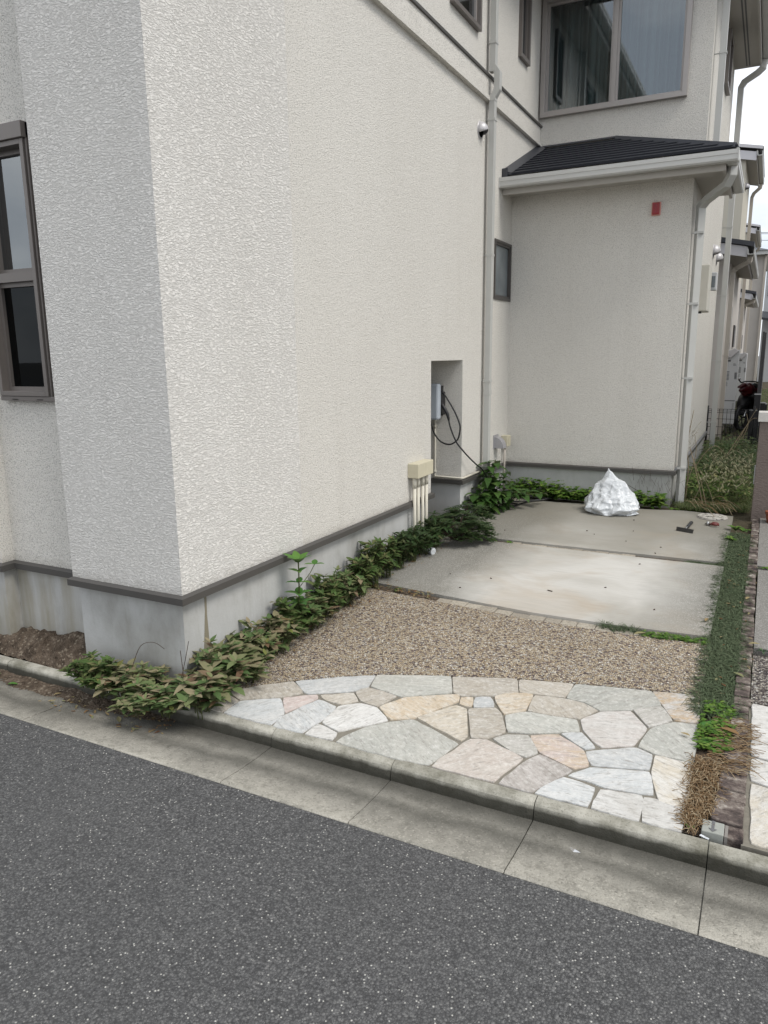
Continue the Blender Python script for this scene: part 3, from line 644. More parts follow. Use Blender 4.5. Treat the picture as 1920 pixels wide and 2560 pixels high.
wall_y(m, Y2, XW, XA, 2.95, ZE, [W2]); wall_x(m, XA, Y2, 10.45, ZT, ZE, [(8.95, 9.36, 4.22, 4.64)])
m.quad((XA, 10.45, ZT), (-3, 10.45, ZT), (-3, 10.45, ZE), (XA, 10.45, ZE))
tag(m.build('upper_wall', 'stucco', house), 'stucco wall of the upper floor and long side')
# foundation
m = MB(); i_ = .014
def found(m, pts, zt=ZT + .01, zb=-.05):
    for a, b in zip(pts[:-1], pts[1:]): m.quad((a[0], a[1], zb), (b[0], b[1], zb), (b[0], b[1], zt), (a[0], a[1], zt))
found(m, [(-4.8, YC + i_), (-3.333 - i_, YC + i_), (-3.333 - i_, 2.353 + i_), (-2.817 + i_, 2.353 + i_), (-2.817 + i_, YC + i_), (XW - i_, YC + i_), (XW - i_, NY0 - .02), (NX, NY0 - .02)])
found(m, [(NX, NY1 + i_), (XW - i_, NY1 + i_), (XW - i_, YA + i_), (XA - i_, YA + i_), (XA - i_, 10.45), (-3, 10.45)])
m.quad((NX, NY1 + .1, -.05), (NX, NY0 - .1, -.05), (NX, NY0 - .1, ZT), (NX, NY1 + .1, ZT))
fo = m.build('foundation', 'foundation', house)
m = MB(); m.prism([(2.436, .462), (2.449, .462), (2.446, .36), (2.455, .14), (2.405, .14), (2.434, .38)], 0, XW - i_ - .004, XW - i_ + .0015)
tag(m.build('stain', 'stain', fo), 'rusty run-down streak on the foundation')
# base trim (drip edge)
m = MB(); pj = .019; zt0, zt1 = ZT, ZT + .036
def trim(m, pts, z0, z1, out):
    """closed drip profile along an outline, pts ordered so that outside is on the right hand"""
    n = len(pts)
    for i in range(n - 1):
        a = Vector(pts[i]).to_2d(); b = Vector(pts[i + 1]).to_2d(); d = (b - a).normalized(); nn = Vector((d.y, -d.x))
        def off(p, q, r_):   # mitred corner offset
            if r_ is None: return nn
            e_ = (Vector(r_).to_2d() - Vector(q).to_2d()); e_ = e_ if p else -e_
            e_.normalize(); n2 = Vector((e_.y, -e_.x)); h = (nn + n2)
            return h / max(.3, h.dot(nn)) if h.length > .1 else nn
        oa = off(False, pts[i], pts[i - 1]) if i > 0 else nn; ob = off(True, pts[i + 1], pts[i + 2]) if i < n - 2 else nn
        A = [a, a + oa * out]; B = [b, b + ob * out]
        P = lambda q, z: (q.x, q.y, z)
        m.quad(P(A[1], z0), P(B[1], z0), P(B[1], z1 - .006), P(A[1], z1 - .006)); m.quad(P(A[1], z1 - .006), P(B[1], z1 - .006), P(B[0], z1 + .004), P(A[0], z1 + .004))
        m.quad(P(A[0] - oa * .02, z0), P(B[0] - ob * .02, z0), P(B[1], z0), P(A[1], z0))
trim(m, [(-4.8, YC), (-3.333, YC), (-3.333, 2.353), (-2.817, 2.353)], zt0, zt1, pj)
trim(m, [(-2.817, 2.345), (-2.817, YC - e), (XW + e, YC - e), (XW + e, 3.216), (XW + e, NY0), (NX, NY0)], zt0, zt1, pj)
trim(m, [(NX, NY1), (XW, NY1), (XW, YA), (XA, YA), (XA, 10.45), (-1, 10.45)], zt0, zt1, pj)
m.build('base_trim', 'trim_metal', house)
# floor-line band on the main wall
m = MB()
m.box((XW - .01, 2.26, 3.497), (XW + .020, Y2 - .002, 3.622)); m.box((XW - .01, 2.25, 3.452), (XW + .036, Y2 - .02, 3.484)); m.box((XW - .01, 2.26, 3.484), (XW + .010, Y2 - .004, 3.497))
bd = m.build('band', 'stucco', house)
MB().box((XW - .01, 2.24, 3.622), (XW + .034, Y2 - .003, 3.640)).build('flashing', 'trim_metal', bd)

def window(parent, axis, pos, u0, u1, z0, z1, mats, fw=.035, out=.022, inn=.05, vm=(), hm=(), glassm='glass', flange=None, curtain=True, deep=.45, sill=.0, name='window', label=None, sash=.02):
    """u = y for walls facing +X, u = x for walls facing -Y"""
    def P(u, w_, z): return (pos + w_, u, z) if axis == 'x' else (u, pos - w_, z)
    fm, gm = mats[0], glassm
    m = MB()
    m.box(P(u0, out, z0), P(u0 + fw, -inn, z1)); m.box(P(u1 - fw, out, z0), P(u1, -inn, z1))
    m.box(P(u0 + fw, out, z1 - fw), P(u1 - fw, -inn, z1)); m.box(P(u0 + fw, out + sill, z0), P(u1 - fw, -inn, z0 + fw))
    if flange: # outer cover strip
        a = flange; m.box(P(u0 - a, out * .55, z0 - a), P(u0 - .001, -.01, z1 + a)); m.box(P(u1 + .001, out * .55, z0 - a), P(u1 + a, -.01, z1 + a)); m.box(P(u0 - .001, out * .55, z0 - a), P(u1 + .001, -.01, z0 - .001))
    f = m.build(name, fm, parent, bevel=.0015)
    if label: f['label'] = label
    iu0, iu1, iz0, iz1 = u0 + fw, u1 - fw, z0 + fw, z1 - fw
    edges_u = [iu0] + list(vm) + [iu1]
    for j, vmx in enumerate(vm):
        MB().box(P(vmx - .018, out * .4, iz0), P(vmx + .018, -.03, iz1)).build('mullion', fm, f)
    for (a, b) in zip(edges_u[:-1], edges_u[1:]):
        a2 = a + (.018 if a in vm else 0); b2 = b - (.018 if b in vm else 0)
        hz = [iz0] + list(hm) + [iz1]
        for q, (c, d) in enumerate(zip(hz[:-1], hz[1:])):
            c2 = c + (.02 if c in hm else 0); d2 = d - (.02 if d in hm else 0); s_ = sash; dp = -.004 - .012 * (q % 2)
            s = MB(); s.box(P(a2, dp + .008, c2), P(a2 + s_, dp - .02, d2)); s.box(P(b2 - s_, dp + .008, c2), P(b2, dp - .02, d2)); s.box(P(a2 + s_, dp + .008, c2), P(b2 - s_, dp - .02, c2 + s_)); s.box(P(a2 + s_, dp + .008, d2 - s_), P(b2 - s_, dp - .02, d2))
            s.build('sash', mats[1], f)
            G = gm[q] if isinstance(gm, (list, tuple)) else gm
            MB().quad(P(a2 + s_, dp - .008, c2 + s_), P(b2 - s_, dp - .008, c2 + s_), P(b2 - s_, dp - .008, d2 - s_), P(a2 + s_, dp - .008, d2 - s_)).build('pane', G, f)
    for h_ in hm: MB().box(P(iu0, out * .7, h_ - .02), P(iu1, -.03, h_ + .02)).build('rail', fm, f)
    # dark room behind
    r = MB(); A = [P(u0 + .004, -inn, z0 + .004), P(u1 - .004, -inn, z0 + .004), P(u1 - .004, -inn, z1 - .004), P(u0 + .004, -inn, z1 - .004)]; B = [P(u0 + .004, -deep, z0 + .004), P(u1 - .004, -deep, z0 + .004), P(u1 - .004, -deep, z1 - .004), P(u0 + .004, -deep, z1 - .004)]
    r.quad(*B)
    for i in range(4): r.quad(A[i], A[(i + 1) % 4], B[(i + 1) % 4], B[i])
    r.build('room', 'interior', f)
    if curtain:
        c = MB(); n = 60
        for i in range(n):
            ua, ub = lerp(u0 + .02, u1 - .02, i / n), lerp(u0 + .02, u1 - .02, (i + 1) / n); wa, wb = [-.16 + .012 * math.sin(q_ * 70) + .006 * math.sin(q_ * 31) for q_ in (ua, ub)]
            c.quad(P(ua, wa, z0 + .02), P(ub, wb, z0 + .02), P(ub, wb, z1 - .01), P(ua, wa, z1 - .01))
        c.build('curtain', 'curtain', f, smooth=True)
    return f
window(house, 'y', Y2, -2.142, -.838, 3.700, 4.715, ('frame_light', 'frame_light'), fw=.042, out=.05, vm=(-1.474,), glassm='glass', deep=.7, label='wide two pane sliding window with pale metal frame')
window(house, 'x', XW, 5.245, 5.800, 3.868, 4.58, ('frame_brown', 'frame_light'), fw=.03, out=.035, glassm='glass_blue', curtain=False)
window(house, 'x', XW, 6.805, 7.080, 4.025, 4.64, ('frame_brown', 'frame_brown'), fw=.035, out=.03, glassm='glass_blue', curtain=False)
window(house, 'x', XW, 6.275, 6.725, 1.972, 2.466, ('frame_dark', 'frame_dark'), fw=.022, out=.012, inn=.03, glassm='glass_frost', curtain=False, label='small frosted window behind the drainpipe', sash=.018)
window(house, 'x', XA, 8.93, 9.38, 4.19, 4.69, ('frame_brown', 'frame_brown'), fw=.03, out=.04, glassm='glass', curtain=True)
lw = window(house, 'y', 2.353, -3.24, -2.905, 1.335, 2.425, ('frame_brown', 'frame_brown'), fw=.022, out=.040, inn=.06, hm=(1.866,), glassm=('glass_dark', 'glass_blue'), curtain=False, label='tall brown framed window split by a middle rail', sash=.020, deep=.5)
m = MB(); m.box((-3.25, 2.353 - .052, 2.425), (-2.893, 2.36, 2.490)); m.box((-3.245, 2.353 - .035, 1.312), (-2.875, 2.36, 1.334)); m.box((-2.904, 2.353 - .030, 1.312), (-2.893, 2.36, 2.49)); m.box((-2.8925, 2.353 - .018, 1.312), (-2.878, 2.36, 2.485))
m.build('shutter_box', 'frame_brown', lw, bevel=.002)
MB().box((-3.16, 2.353 - .037, 1.318), (-3.12, 2.353 - .034, 1.321)).build('drain_slot', 'dark_hole', lw); MB().box((-2.99, 2.353 - .037, 1.318), (-2.95, 2.353 - .034, 1.321)).build('drain_slot', 'dark_hole', lw)

# ---- annex roof, gutter, fascia
rf = MB(); n = 10; zr = lambda y: 2.992 + .41 * (y - 6.44)
for i in range(n):
    ya_, yb_ = 6.44 + 1.076 * i / n, 6.44 + 1.076 * (i + 1) / n + .02
    xr = lambda y: -.352 - (y - 6.45)
    za, zb = zr(ya_) + .010, zr(min(yb_, 7.516)) + .002
    yb_ = min(yb_, 7.516)
    rf.mesh([(XW + .03, ya_, za + .006), (xr(ya_), ya_, za + .006), (xr(yb_), yb_, zb), (XW + .03, yb_, zb), (XW + .03, ya_ + .004, za - .014), (xr(ya_), ya_ + .004, za - .014)], [(0, 1, 2, 3), (4, 5, 1, 0)])
    # right-hand slope
    xa_, xb_ = -.352 - 1.076 * i / n, max(-.352 - 1.076 * (i + 1) / n - .02, -1.43)
    yh = lambda x: 6.45 + (-.352 - x)
    rf.mesh([(xa_, yh(xa_), zr(6.44) + .410 * (-.352 - xa_) + .010), (xa_, 7.62 if xa_ > XA + .01 else 7.516, zr(6.44) + .41 * (-.352 - xa_) + .010), (xb_, 7.62 if xa_ > XA + .01 else 7.516, zr(6.44) + .41 * (-.352 - xb_) + .002), (xb_, yh(xb_), zr(6.44) + .41 * (-.352 - xb_) + .002), (xa_, yh(xa_), zr(6.44) + .41 * (-.352 - xa_) - .002), (xa_, 7.62 if xa_ > XA + .01 else 7.516, zr(6.44) + .41 * (-.352 - xa_) - .002)], [(0, 1, 2, 3), (4, 5, 1, 0)])
roof = rf.build('roof', 'roof_slate', house)
hc = MB(); p0 = Vector((-.352, 6.45, 3.004)); p1 = Vector((-1.432, 7.512, 3.445))
sd_ = Vector((1, 1, 0)).normalized() * .032
hc.mesh([p0 - sd_ - Vector((0, 0, .012)), p0 + Vector((0, 0, .02)), p0 + sd_ - Vector((0, 0, .012)), p1 - sd_ - Vector((0, 0, .012)), p1 + Vector((0, 0, .02)), p1 + sd_ - Vector((0, 0, .012))], [(0, 1, 4, 3), (1, 2, 5, 4), (0, 2, 1), (3, 4, 5)])
hc.build('hip_cap', 'roof_flashing', roof, fix=True)
fl = MB()
fl.mesh([(XW + .001, 6.44, zr(6.44) + .045), (XW + .001, 7.50, zr(7.50) + .045), (XW + .035, 7.50, zr(7.50) + .030), (XW + .035, 6.44, zr(6.44) + .030), (XW + .085, 7.50, zr(7.50) + .014), (XW + .085, 6.44, zr(6.44) + .014), (XW + .035, 6.44, zr(6.44)), (XW + .085, 6.44, zr(6.44) + .0)], [(0, 3, 2, 1), (3, 5, 4, 2), (3, 6, 7, 5)])
fl.mesh([(XW + .04, 7.515, 3.462), (-1.43, 7.515, 3.462), (-1.43, 7.49, 3.440), (XW + .04, 7.49, 3.440), (XW + .04, 7.47, 3.436), (-1.43, 7.47, 3.436)], [(0, 3, 2, 1), (3, 4, 5, 2)])
fl.box((XW + .012, 6.425, 2.965), (XW + .052, 6.435, 3.045)); fl.box((XW + .002, 6.43, 2.965), (XW + .012, 6.52, 3.045))
fl.build('wall_flashing', 'roof_flashing', roof)
m = MB(); m.box((XW + .002, 6.452, 2.838), (-.412, 6.476, 2.955)); m.box((-.436, 6.476, 2.838), (-.412, 7.62, 2.955))
m.build('fascia', 'fascia', roof)
m = MB(); m.box((XW + .002, 6.476, 2.868), (-.436, YA + .01, 2.888)); m.box((XA - .01, YA + .01, 2.868), (-.436, 7.62, 2.888)); m.build('soffit', 'soffit', roof)
def gutter_prof(w_, h): return [(0, h), (0, 0.012), (.012, 0), (w_ - .014, 0), (w_ - .004, .012), (w_ - .004, h * .55), (w_, h * .62), (w_, h), (w_ - .008, h), (w_ - .008, h - .012), (w_ - .012, h - .012), (w_ - .012, .01), (.008, .01), (.008, h)]
gp_ = gutter_prof(.088, .078)
gm = MB(); gm.prism([(6.446 - u, 2.882 + v) for u, v in gp_], 0, XW + .006, -.328)
gm.prism([(-.416 + u, 2.882 + v) for u, v in gp_], 1, 6.448, 7.64)
gm.box((XW + .002, 6.356, 2.880), (XW + .010, 6.448, 2.962)); gm.box((-.418, 7.64, 2.880), (-.326, 7.646, 2.962)); gm.box((-.332, 6.356, 2.880), (-.324, 6.450, 2.963))
gt = gm.build('roof_gutter', 'gutter_grey', house, fix=True)

def clamp(parent, p, hw, hd, wall_dir, mat='pipe_grey'):
    m = MB(); x, y, z = p
    m.box((x - hw - .004, y - hd - .004, z - .009), (x + hw + .004, y + hd + .004, z + .009))
    wx, wy = wall_dir; m.box((x + min(0, wx) - (.004 if wx else .004), y + min(0, wy) - .004, z - .004), (x + max(0, wx) + .004, y + max(0, wy) + .004, z + .004))
    m.build('bracket', mat, parent)
def joint(parent, p, hw, hd, mat='pipe_grey'):
    x, y, z = p; MB().box((x - hw - .0025, y - hd - .0025, z - .022), (x + hw + .0025, y + hd + .0025, z + .022)).build('collar', mat, parent)
# main drainpipe with a double bend round the floor band
m = MB(); X0, Y0 = XW + .052, 6.025
m.sqtube([(X0, Y0, .12), (X0, Y0, 3.47), (X0 + .038, Y0, 3.53), (X0 + .038, Y0, 3.645), (X0, Y0, 3.70), (X0, Y0, ZE)], .026, .024, (0, 1, 0))
dp = m.build('drainpipe', 'pipe_grey', house, fix=True, bevel=.003); dp['label'] = 'tall square drainpipe that bends over the floor band'
for z in (3.862, 3.315, 2.30, 1.285, .55): clamp(dp, (X0, Y0, z), .024, .026, (-.05, 0))
for z in (3.68, 3.47, 1.19): joint(dp, (X0, Y0, z), .024, .026)
# annex drainpipe, swan neck under the corner
m = MB(); m.sqtube([(-.372, 6.56, 2.884), (-.372, 6.56, 2.825), (-.405, 6.60, 2.765), (-.555, 6.79, 2.700), (-.597, 6.84, 2.66), (-.597, 6.84, .10)], .026, .028, Vector((.6, -.8, 0)))
dp = m.build('drainpipe', 'pipe_grey', house, fix=True, bevel=.003); dp['label'] = 'drainpipe with a swan neck at the annex corner'
m = MB()
for z in (2.46, 1.90, 1.29, .52):
    c = MB(); c.box((-.632, 6.803, z - .009), (-.562, 6.877, z + .009)); c.box((-.66, 6.83, z - .004), (-.60, 6.838, z + .004)); c.build('bracket', 'pipe_grey', dp)
# upper drainpipe ending on the annex roof
m = MB(); m.sqtube([(-.585, 7.66, 3.06), (-.585, 7.66, ZE)], .028, .026, (0, 1, 0)); dp = m.build('drainpipe', 'pipe_grey', house, fix=True); dp['label'] = 'upper drainpipe ending on the annex roof'
clamp(dp, (-.585, 7.66, 4.05), .028, .028, (-.07, 0))
# far corner drainpipe
m = MB(); m.sqtube([(-.335, 10.30, 4.775), (-.345, 10.30, 4.70), (-.40, 10.32, 4.66), (-.535, 10.40, 4.61), (-.57, 10.43, 4.56), (-.57, 10.43, .12)], .03, .03, (0, 1, 0)); dp = m.build('drainpipe', 'pipe_grey', house, fix=True); dp['label'] = 'drainpipe at the far corner by the mesh fence'
for z in (3.0, 2.2, 1.4, .62): clamp(dp, (-.57, 10.43, z), .03, .03, (-.08, 0))
# upper eaves
m = MB(); m.box((XA - .02, Y2 - .35, ZE), (-.385, 10.42, ZE + .02)); m.box((XW - .4, Y2 - .30, ZE), (XA - .02, Y2 + .02, ZE + .02)); m.box((XW - .02, YC - .3, ZE), (XW + .30, Y2 - .301, ZE + .02)); m.box((-4.8, YC - .3, ZE), (XW - .021, YC + .1, ZE + .02))
ev = m.build('eaves', 'soffit', house)
m = MB(); m.box((-.385, Y2 - .35, ZE - .03), (-.365, 10.43, ZE + .16)); m.box((XW + .30, YC - .3, ZE - .03), (XW + .32, Y2 - .32, ZE + .16)); m.box((XW + .301, Y2 - .32, ZE - .03), (-.385, Y2 - .30, ZE + .16)); m.build('fascia', 'fascia', ev)
m = MB(); m.box((-.50, Y2 - .2, ZE - .002), (-.485, 10.35, ZE)); m.box((-.53, Y2 - .2, ZE - .002), (-.515, 10.35, ZE)); m.build('vent_strip', 'print_grey', ev)
m = MB(); m.prism([(-.365 + u, ZE + .03 + v) for u, v in gp_], 1, Y2 - .4, 10.50); m.prism([(XW + .32 + u, ZE + .03 + v) for u, v in gp_], 1, YC - .3, Y2 - .42); m.build('roof_gutter', 'gutter_grey', ev, fix=True)
m = MB(); zc = ZE + .16
m.mesh([(-.385, Y2 - .35, zc), (-.385, 10.45, zc), (-3.4, 10.45, zc + 1.2), (-3.4, Y2 - .35, zc + 1.2)], [(0, 1, 2, 3)]); m.mesh([(XW + .32, YC - .3, zc), (XW + .32, Y2 - .3, zc), (-4.0, Y2 - .3, zc + .8), (-4.0, YC - .3, zc + .8)], [(0, 1, 2, 3)]); m.build('main_roof', 'roof_slate', house)
# ventilation hoods
def hood(parent, pos, r, mat, name='vent_hood'):
    x, y, z = pos; m = MB(); N = 20
    fl_ = [(x + .006, y + math.cos(2 * math.pi * i / N) * r * 1.12, z + math.sin(2 * math.pi * i / N) * r * 1.12) for i in range(N)]
    m.mesh(fl_ + [(x - .002, q[1], q[2]) for q in fl_], [tuple(range(N))] + [(i, i + N, (i + 1) % N + N, (i + 1) % N) for i in range(N)])
    rows = 9; vs = []; fs = []; cols = 16
    for i in range(rows + 1):
        a = math.pi / 2 * i / rows            # from the rim out to the nose
        for j in range(cols + 1):
            b = math.pi * (j / cols) * 1.30 - math.pi * .15   # leaves the bottom open
            vs.append((x + .006 + math.sin(a) * r * 1.02, y + math.cos(a) * r * math.cos(b), z + (math.cos(a) * r * math.sin(b)) + 0.0))
    for i in range(rows):
        for j in range(cols): q = i * (cols + 1) + j; fs.append((q, q + 1, q + cols + 2, q + cols + 1))
    m.mesh(vs, fs); o = m.build(name, mat, parent, smooth=True, fix=True); s_ = o.modifiers.new('thickness', 'SOLIDIFY'); s_.thickness = .003
    d = MB(); ds = [(x + .008, y + math.cos(2 * math.pi * i / N) * r * .93, z + math.sin(2 * math.pi * i / N) * r * .93) for i in range(N)]; d.mesh(ds, [tuple(range(N))]); d.build('opening', 'dark_hole', o)
    return o
hood(house, (XW, 5.885, 3.215), .058, 'hood_light')['label'] = 'round grey vent hood left of the tall drainpipe'
hood(house, (XA, 9.32, 2.60), .068, 'hood_light'); hood(house, (XA, 9.90, 2.585), .068, 'hood_light')
# small quarter-round vent cap near the annex corner
m = MB(); P = [(0, 0)] + [(.085 * math.cos(a), .10 * math.sin(a)) for a in [math.pi / 2 * i / 8 for i in range(9)]]
vs = []; 
m.prism([(XW + .005 + u, .672 + v) for u, v in P], 1, 6.37, 6.46); m.box((XW, 6.35, .665), (XW + .006, 6.48, .79))
o = m.build('vent_cap', 'hood_grey', house, fix=True)

# =================================================================== THINGS ON THE WALL
ch = empty('car_charger', (-2.39, 5.569, 1.0), 'grey wall charger with black cable inside the wall alcove', 'charger')
m = MB(); m.box((-2.475, 5.400, 1.000), (-2.296, 5.470, 1.282)); m.build('cover', 'charger_shell', ch, bevel=.014)
m = MB(); m.box((-2.455, 5.471, 1.022), (-2.318, 5.568, 1.262)); m.prism([(5.475, 1.215), (5.56, 1.215), (5.56, 1.03), (5.475, 1.05)], 0, -2.318, -2.298); m.build('body', 'black_plastic', ch, bevel=.004)
MB().box((-2.368, 5.3985, 1.092), (-2.362, 5.400, 1.106)).build('status_light', 'led', ch)
m = MB(); m.tube([(-2.315, 5.50, 1.135), (-2.295, 5.49, 1.112), (-2.268, 5.485, 1.078), (-2.250, 5.485, 1.045), (-2.240, 5.485, 1.008), (-2.237, 5.485, .990)], [.012, .0125, .0135, .015, .011, .0075], 10)
m.build('connector', 'black_plastic', ch, smooth=True)
loop = [(-2.32, 5.52, 1.217), (-2.29, 5.50, 1.202), (-2.265, 5.50, 1.173), (-2.204, 5.50, 1.080), (-2.158, 5.50, .987), (-2.145, 5.50, .928), (-2.161, 5.50, .850), (-2.200, 5.51, .812), (-2.25, 5.52, .795), (-2.319, 5.52, .815), (-2.372, 5.51, .880), (-2.390, 5.49, .955), (-2.392, 5.47, 1.01)]
m = MB(); m.tube(smoothpath(loop, 6), .0065, 8)
c2 = [(-2.237, 5.485, .995), (-2.224, 5.49, .934), (-2.174, 5.49, .823), (-2.128, 5.52, .752), (-2.105, 5.62, .678), (-2.09, 5.74, .610), (-2.075, 5.86, .545), (-2.06, 5.95, .44), (-2.05, 5.98, .28), (-2.09, 5.93, .19), (-2.09, 5.90, .178), (-2.05, 5.95, .181), (-2.03, 6.08, .184), (-2.08, 6.20, .19), (-2.05, 6.32, .194), (-1.95, 6.36, .197), (-1.86, 6.42, .199), (-1.79, 6.50, .200), (-1.66, 6.60, .204), (-1.59, 6.70, .207), (-1.585, 6.80, .225), (-1.62, 6.70, .255), (-1.66, 6.56, .222), (-1.73, 6.48, .207), (-1.80, 6.40, .205), (-1.86, 6.30, .200), (-1.88, 6.21, .195), (-1.93, 6.15, .193), (-1.99, 6.17, .194), (-1.985, 6.25, .198), (-1.93, 6.27, .199), (-1.87, 6.24, .198)]
m.tube(smoothpath(c2, 6), .0065, 8)
m.tube(smoothpath([(-2.36, 5.0, .30), (-2.25, 5.0, .27), (-2.16, 5.02, .235), (-2.10, 5.10, .18), (-2.05, 5.3, .165), (-2.06, 5.6, .172), (-2.09, 5.9, .18)], 6), .0065, 8)
m.build('cable', 'black_rubber', ch, smooth=True)
cp = empty('conduit', (-2.384, 5.56, .5), 'thin cream conduit running down and round the alcove edge', 'pipe')
m = MB(); m.tube([(-2.384, 5.553, 1.02), (-2.384, 5.553, .53), (-2.378, 5.551, .520), (-2.16, 5.549, .520), (-2.142, 5.552, .520), (-2.139, 5.565, .520), (-2.139, 6.0, .520)], .0085, 8); m.build('pipe', 'pipe_cream', cp, smooth=True)
for z in (.965, .92, .55): MB().tube([(-2.384, 5.553, z), (-2.384, 5.553, z + .025)], .0115, 8).build('collar', 'pipe_cream', cp, smooth=True)
jb = empty('junction_box', (-2.12, 4.70, .2), 'cream junction box on the wall with four pipes running down', 'box')
MB().box((-2.157, 4.545, .672), (-2.075, 4.675, .772)).build('box', 'box_cream', jb, bevel=.004)
MB().box((-2.157, 4.679, .672), (-2.079, 4.815, .772)).build('box', 'box_cream', jb, bevel=.004)
for i, y in enumerate((4.575, 4.635, 4.71, 4.775)):
    m = MB(); m.tube([(-2.118, y, .60), (-2.118, y, .12)], .0125, 10); m.tube([(-2.118, y, .675), (-2.118, y, .600)], .0155, 10); m.build('pipe', 'pipe_cream', jb, smooth=True)
sb = empty('switch_box', (-2.13, 6.62, .66), 'small cream switch box on the wall beside the annex corner', 'box')
MB().box((-2.157, 6.58, .665), (-2.095, 6.675, .765)).build('box', 'box_cream', sb, bevel=.003)
MB().box((-2.094, 6.605, .69), (-2.091, 6.65, .74)).build('lid', 'box_cream', sb)
m = MB(); m.tube([(-2.128, 6.60, .667), (-2.128, 6.60, .50), (-2.128, 6.60, .2)], .010, 8); m.tube([(-2.128, 6.60, .667), (-2.128, 6.60, .64)], .014, 8); m.build('pipe', 'pipe_beige', sb, smooth=True)
al = empty('alarm_lamp', (-.929, 6.735, 2.61), 'small red emergency lamp high on the annex wall', 'lamp')
MB().box((-.965, 6.722, 2.606), (-.893, 6.740, 2.711)).build('rim', 'red_rim', al, bevel=.006)
MB().box((-.957, 6.704, 2.613), (-.901, 6.722, 2.704)).build('lens', 'red_plastic', al, bevel=.005)
MB().box((-.931, 6.6995, 2.625), (-.927, 6.704, 2.692)).build('rib', 'red_plastic', al)
mb_ = empty('meter_box', (-.60, 7.5, 1.86), 'cream plastic utility box with a meter on the side wall', 'meter')
MB().box((-.655, 7.43, 1.868), (-.540, 7.75, 2.270)).build('box', 'box_white', mb_, bevel=.008)
bo = MB().box((-.655, 7.80, 2.075), (-.500, 7.92, 2.235)).build('meter', 'tank_white', mb_, bevel=.006)
MB().box((-.642, 7.797, 2.10), (-.512, 7.7995, 2.20)).build('dial', 'glass_frost', bo)
MB().box((-.62, 7.46, 1.850), (-.585, 7.50, 1.868)).build('latch', 'dark_steel', mb_)

# =================================================================== THINGS ON THE GROUND
# rubbish bag : crumpled cone with a twisted top, sagging base and sharp creases
def bag():
    o = empty('rubbish_bag', (-1.09, 6.28, .18), 'crumpled white plastic rubbish bag with a peaked top', 'bag')
    N, K = 110, 70; vs = []; cx, cy, z0 = -1.077, 6.28, gz(6.28) + .006; H = .365; U = .00176
    T_ = [(0, -90, 92), (.05, -108, 104), (.14, -117, 118), (.24, -118, 112), (.37, -105, 99), (.52, -86, 74), (.63, -70, 58), (.72, -57, 46), (.76, -52, 24), (.86, -41, 2), (.95, -32, -20), (1, -30, -27)]
    for i in range(K + 1):
        t = i / K
        for A, B_ in zip(T_[:-1], T_[1:]):
            if A[0] <= t <= B_[0]: s_ = (t - A[0]) / (B_[0] - A[0]); xl, xr = lerp(A[1], B_[1], s_) * U, lerp(A[2], B_[2], s_) * U; break
        rx = (xr - xl) / 2; xc = (xr + xl) / 2
        for j in range(N):
            a = 2 * math.pi * j / N; ca, sa = math.cos(a), math.sin(a)
            cr = 0; P0 = Vector((xc * 9 + rx * ca * 9, rx * sa * 9, H * t * 9))
            for f_, amp in ((1.0, .75), (2.3, .34)):
                v_ = P0 * f_ + Vector((3.3, 1.7, 8.1)); v_ += mn.noise_vector(v_ * .5) * .5; F = mn.voronoi(v_)[0][0]; cr += amp * (min(F, 1.0) ** 1.6 - .30)
            k_ = 1 + cr * .55 * (1 if t < .8 else .6)
            vs.append((cx + xc + rx * 1.07 * ca * lerp(1, k_, abs(sa) * .7 + .3), cy + rx * lerp(.92, .30, t ** .8) * sa * k_ + .05 * t, z0 + H * t * (1 + .06 * cr)))
    fs = [(i * N + j, i * N + (j + 1) % N, (i + 1) * N + (j + 1) % N, (i + 1) * N + j) for i in range(K) for j in range(N)]
    fs += [tuple(range(N - 1, -1, -1)), tuple(range(K * N, K * N + N))]
    b = MB().mesh(vs, fs).build('bag_body', 'bag_white', o, smooth=True)
    # hem flap lying on the floor at the right
    m = MB(); q = [(-.93, 6.17), (-.86, 6.22), (-.852, 6.30), (-.89, 6.34), (-.93, 6.35)]
    vs = [(-.98, 6.25, z0 + .07)] + [(x, y, z0 + .002 + .012 * (i % 2)) for i, (x, y) in enumerate(q)]
    m.mesh(vs, [(0, i, i + 1) for i in range(1, 5)]); f = m.build('flap', 'bag_white', b, smooth=False); s_ = f.modifiers.new('t', 'SOLIDIFY'); s_.thickness = .002
bag()
# hand hoe
ho = empty('weeding_hoe', (-.45, 5.90, .165), 'short black weeding hoe lying on the far slab', 'tool')
z = gz(5.85) + .008
m = MB(); m.mesh([(-.520, 5.862, z), (-.398, 5.818, z), (-.396, 5.826, z + .026), (-.518, 5.870, z + .028), (-.520, 5.872, z), (-.398, 5.828, z), (-.393, 5.836, z + .026), (-.515, 5.880, z + .028)], [(0, 1, 2, 3), (7, 6, 5, 4), (0, 4, 5, 1), (1, 5, 6, 2), (2, 6, 7, 3), (3, 7, 4, 0)])
m.build('blade', 'dark_steel', ho)
m = MB(); m.tube([(-.455, 5.850, z + .014), (-.449, 5.895, z + .026), (-.446, 5.935, z + .020)], .0055, 8); m.build('shank', 'steel', ho, smooth=True)
m = MB(); m.tube([(-.4465, 5.930, z + .020), (-.445, 5.95, z + .020), (-.441, 6.03, z + .018), (-.436, 6.13, z + .014), (-.435, 6.145, z + .014)], [.010, .0125, .0115, .0145, .010], 10); m.build('handle', 'black_plastic', ho, smooth=True)
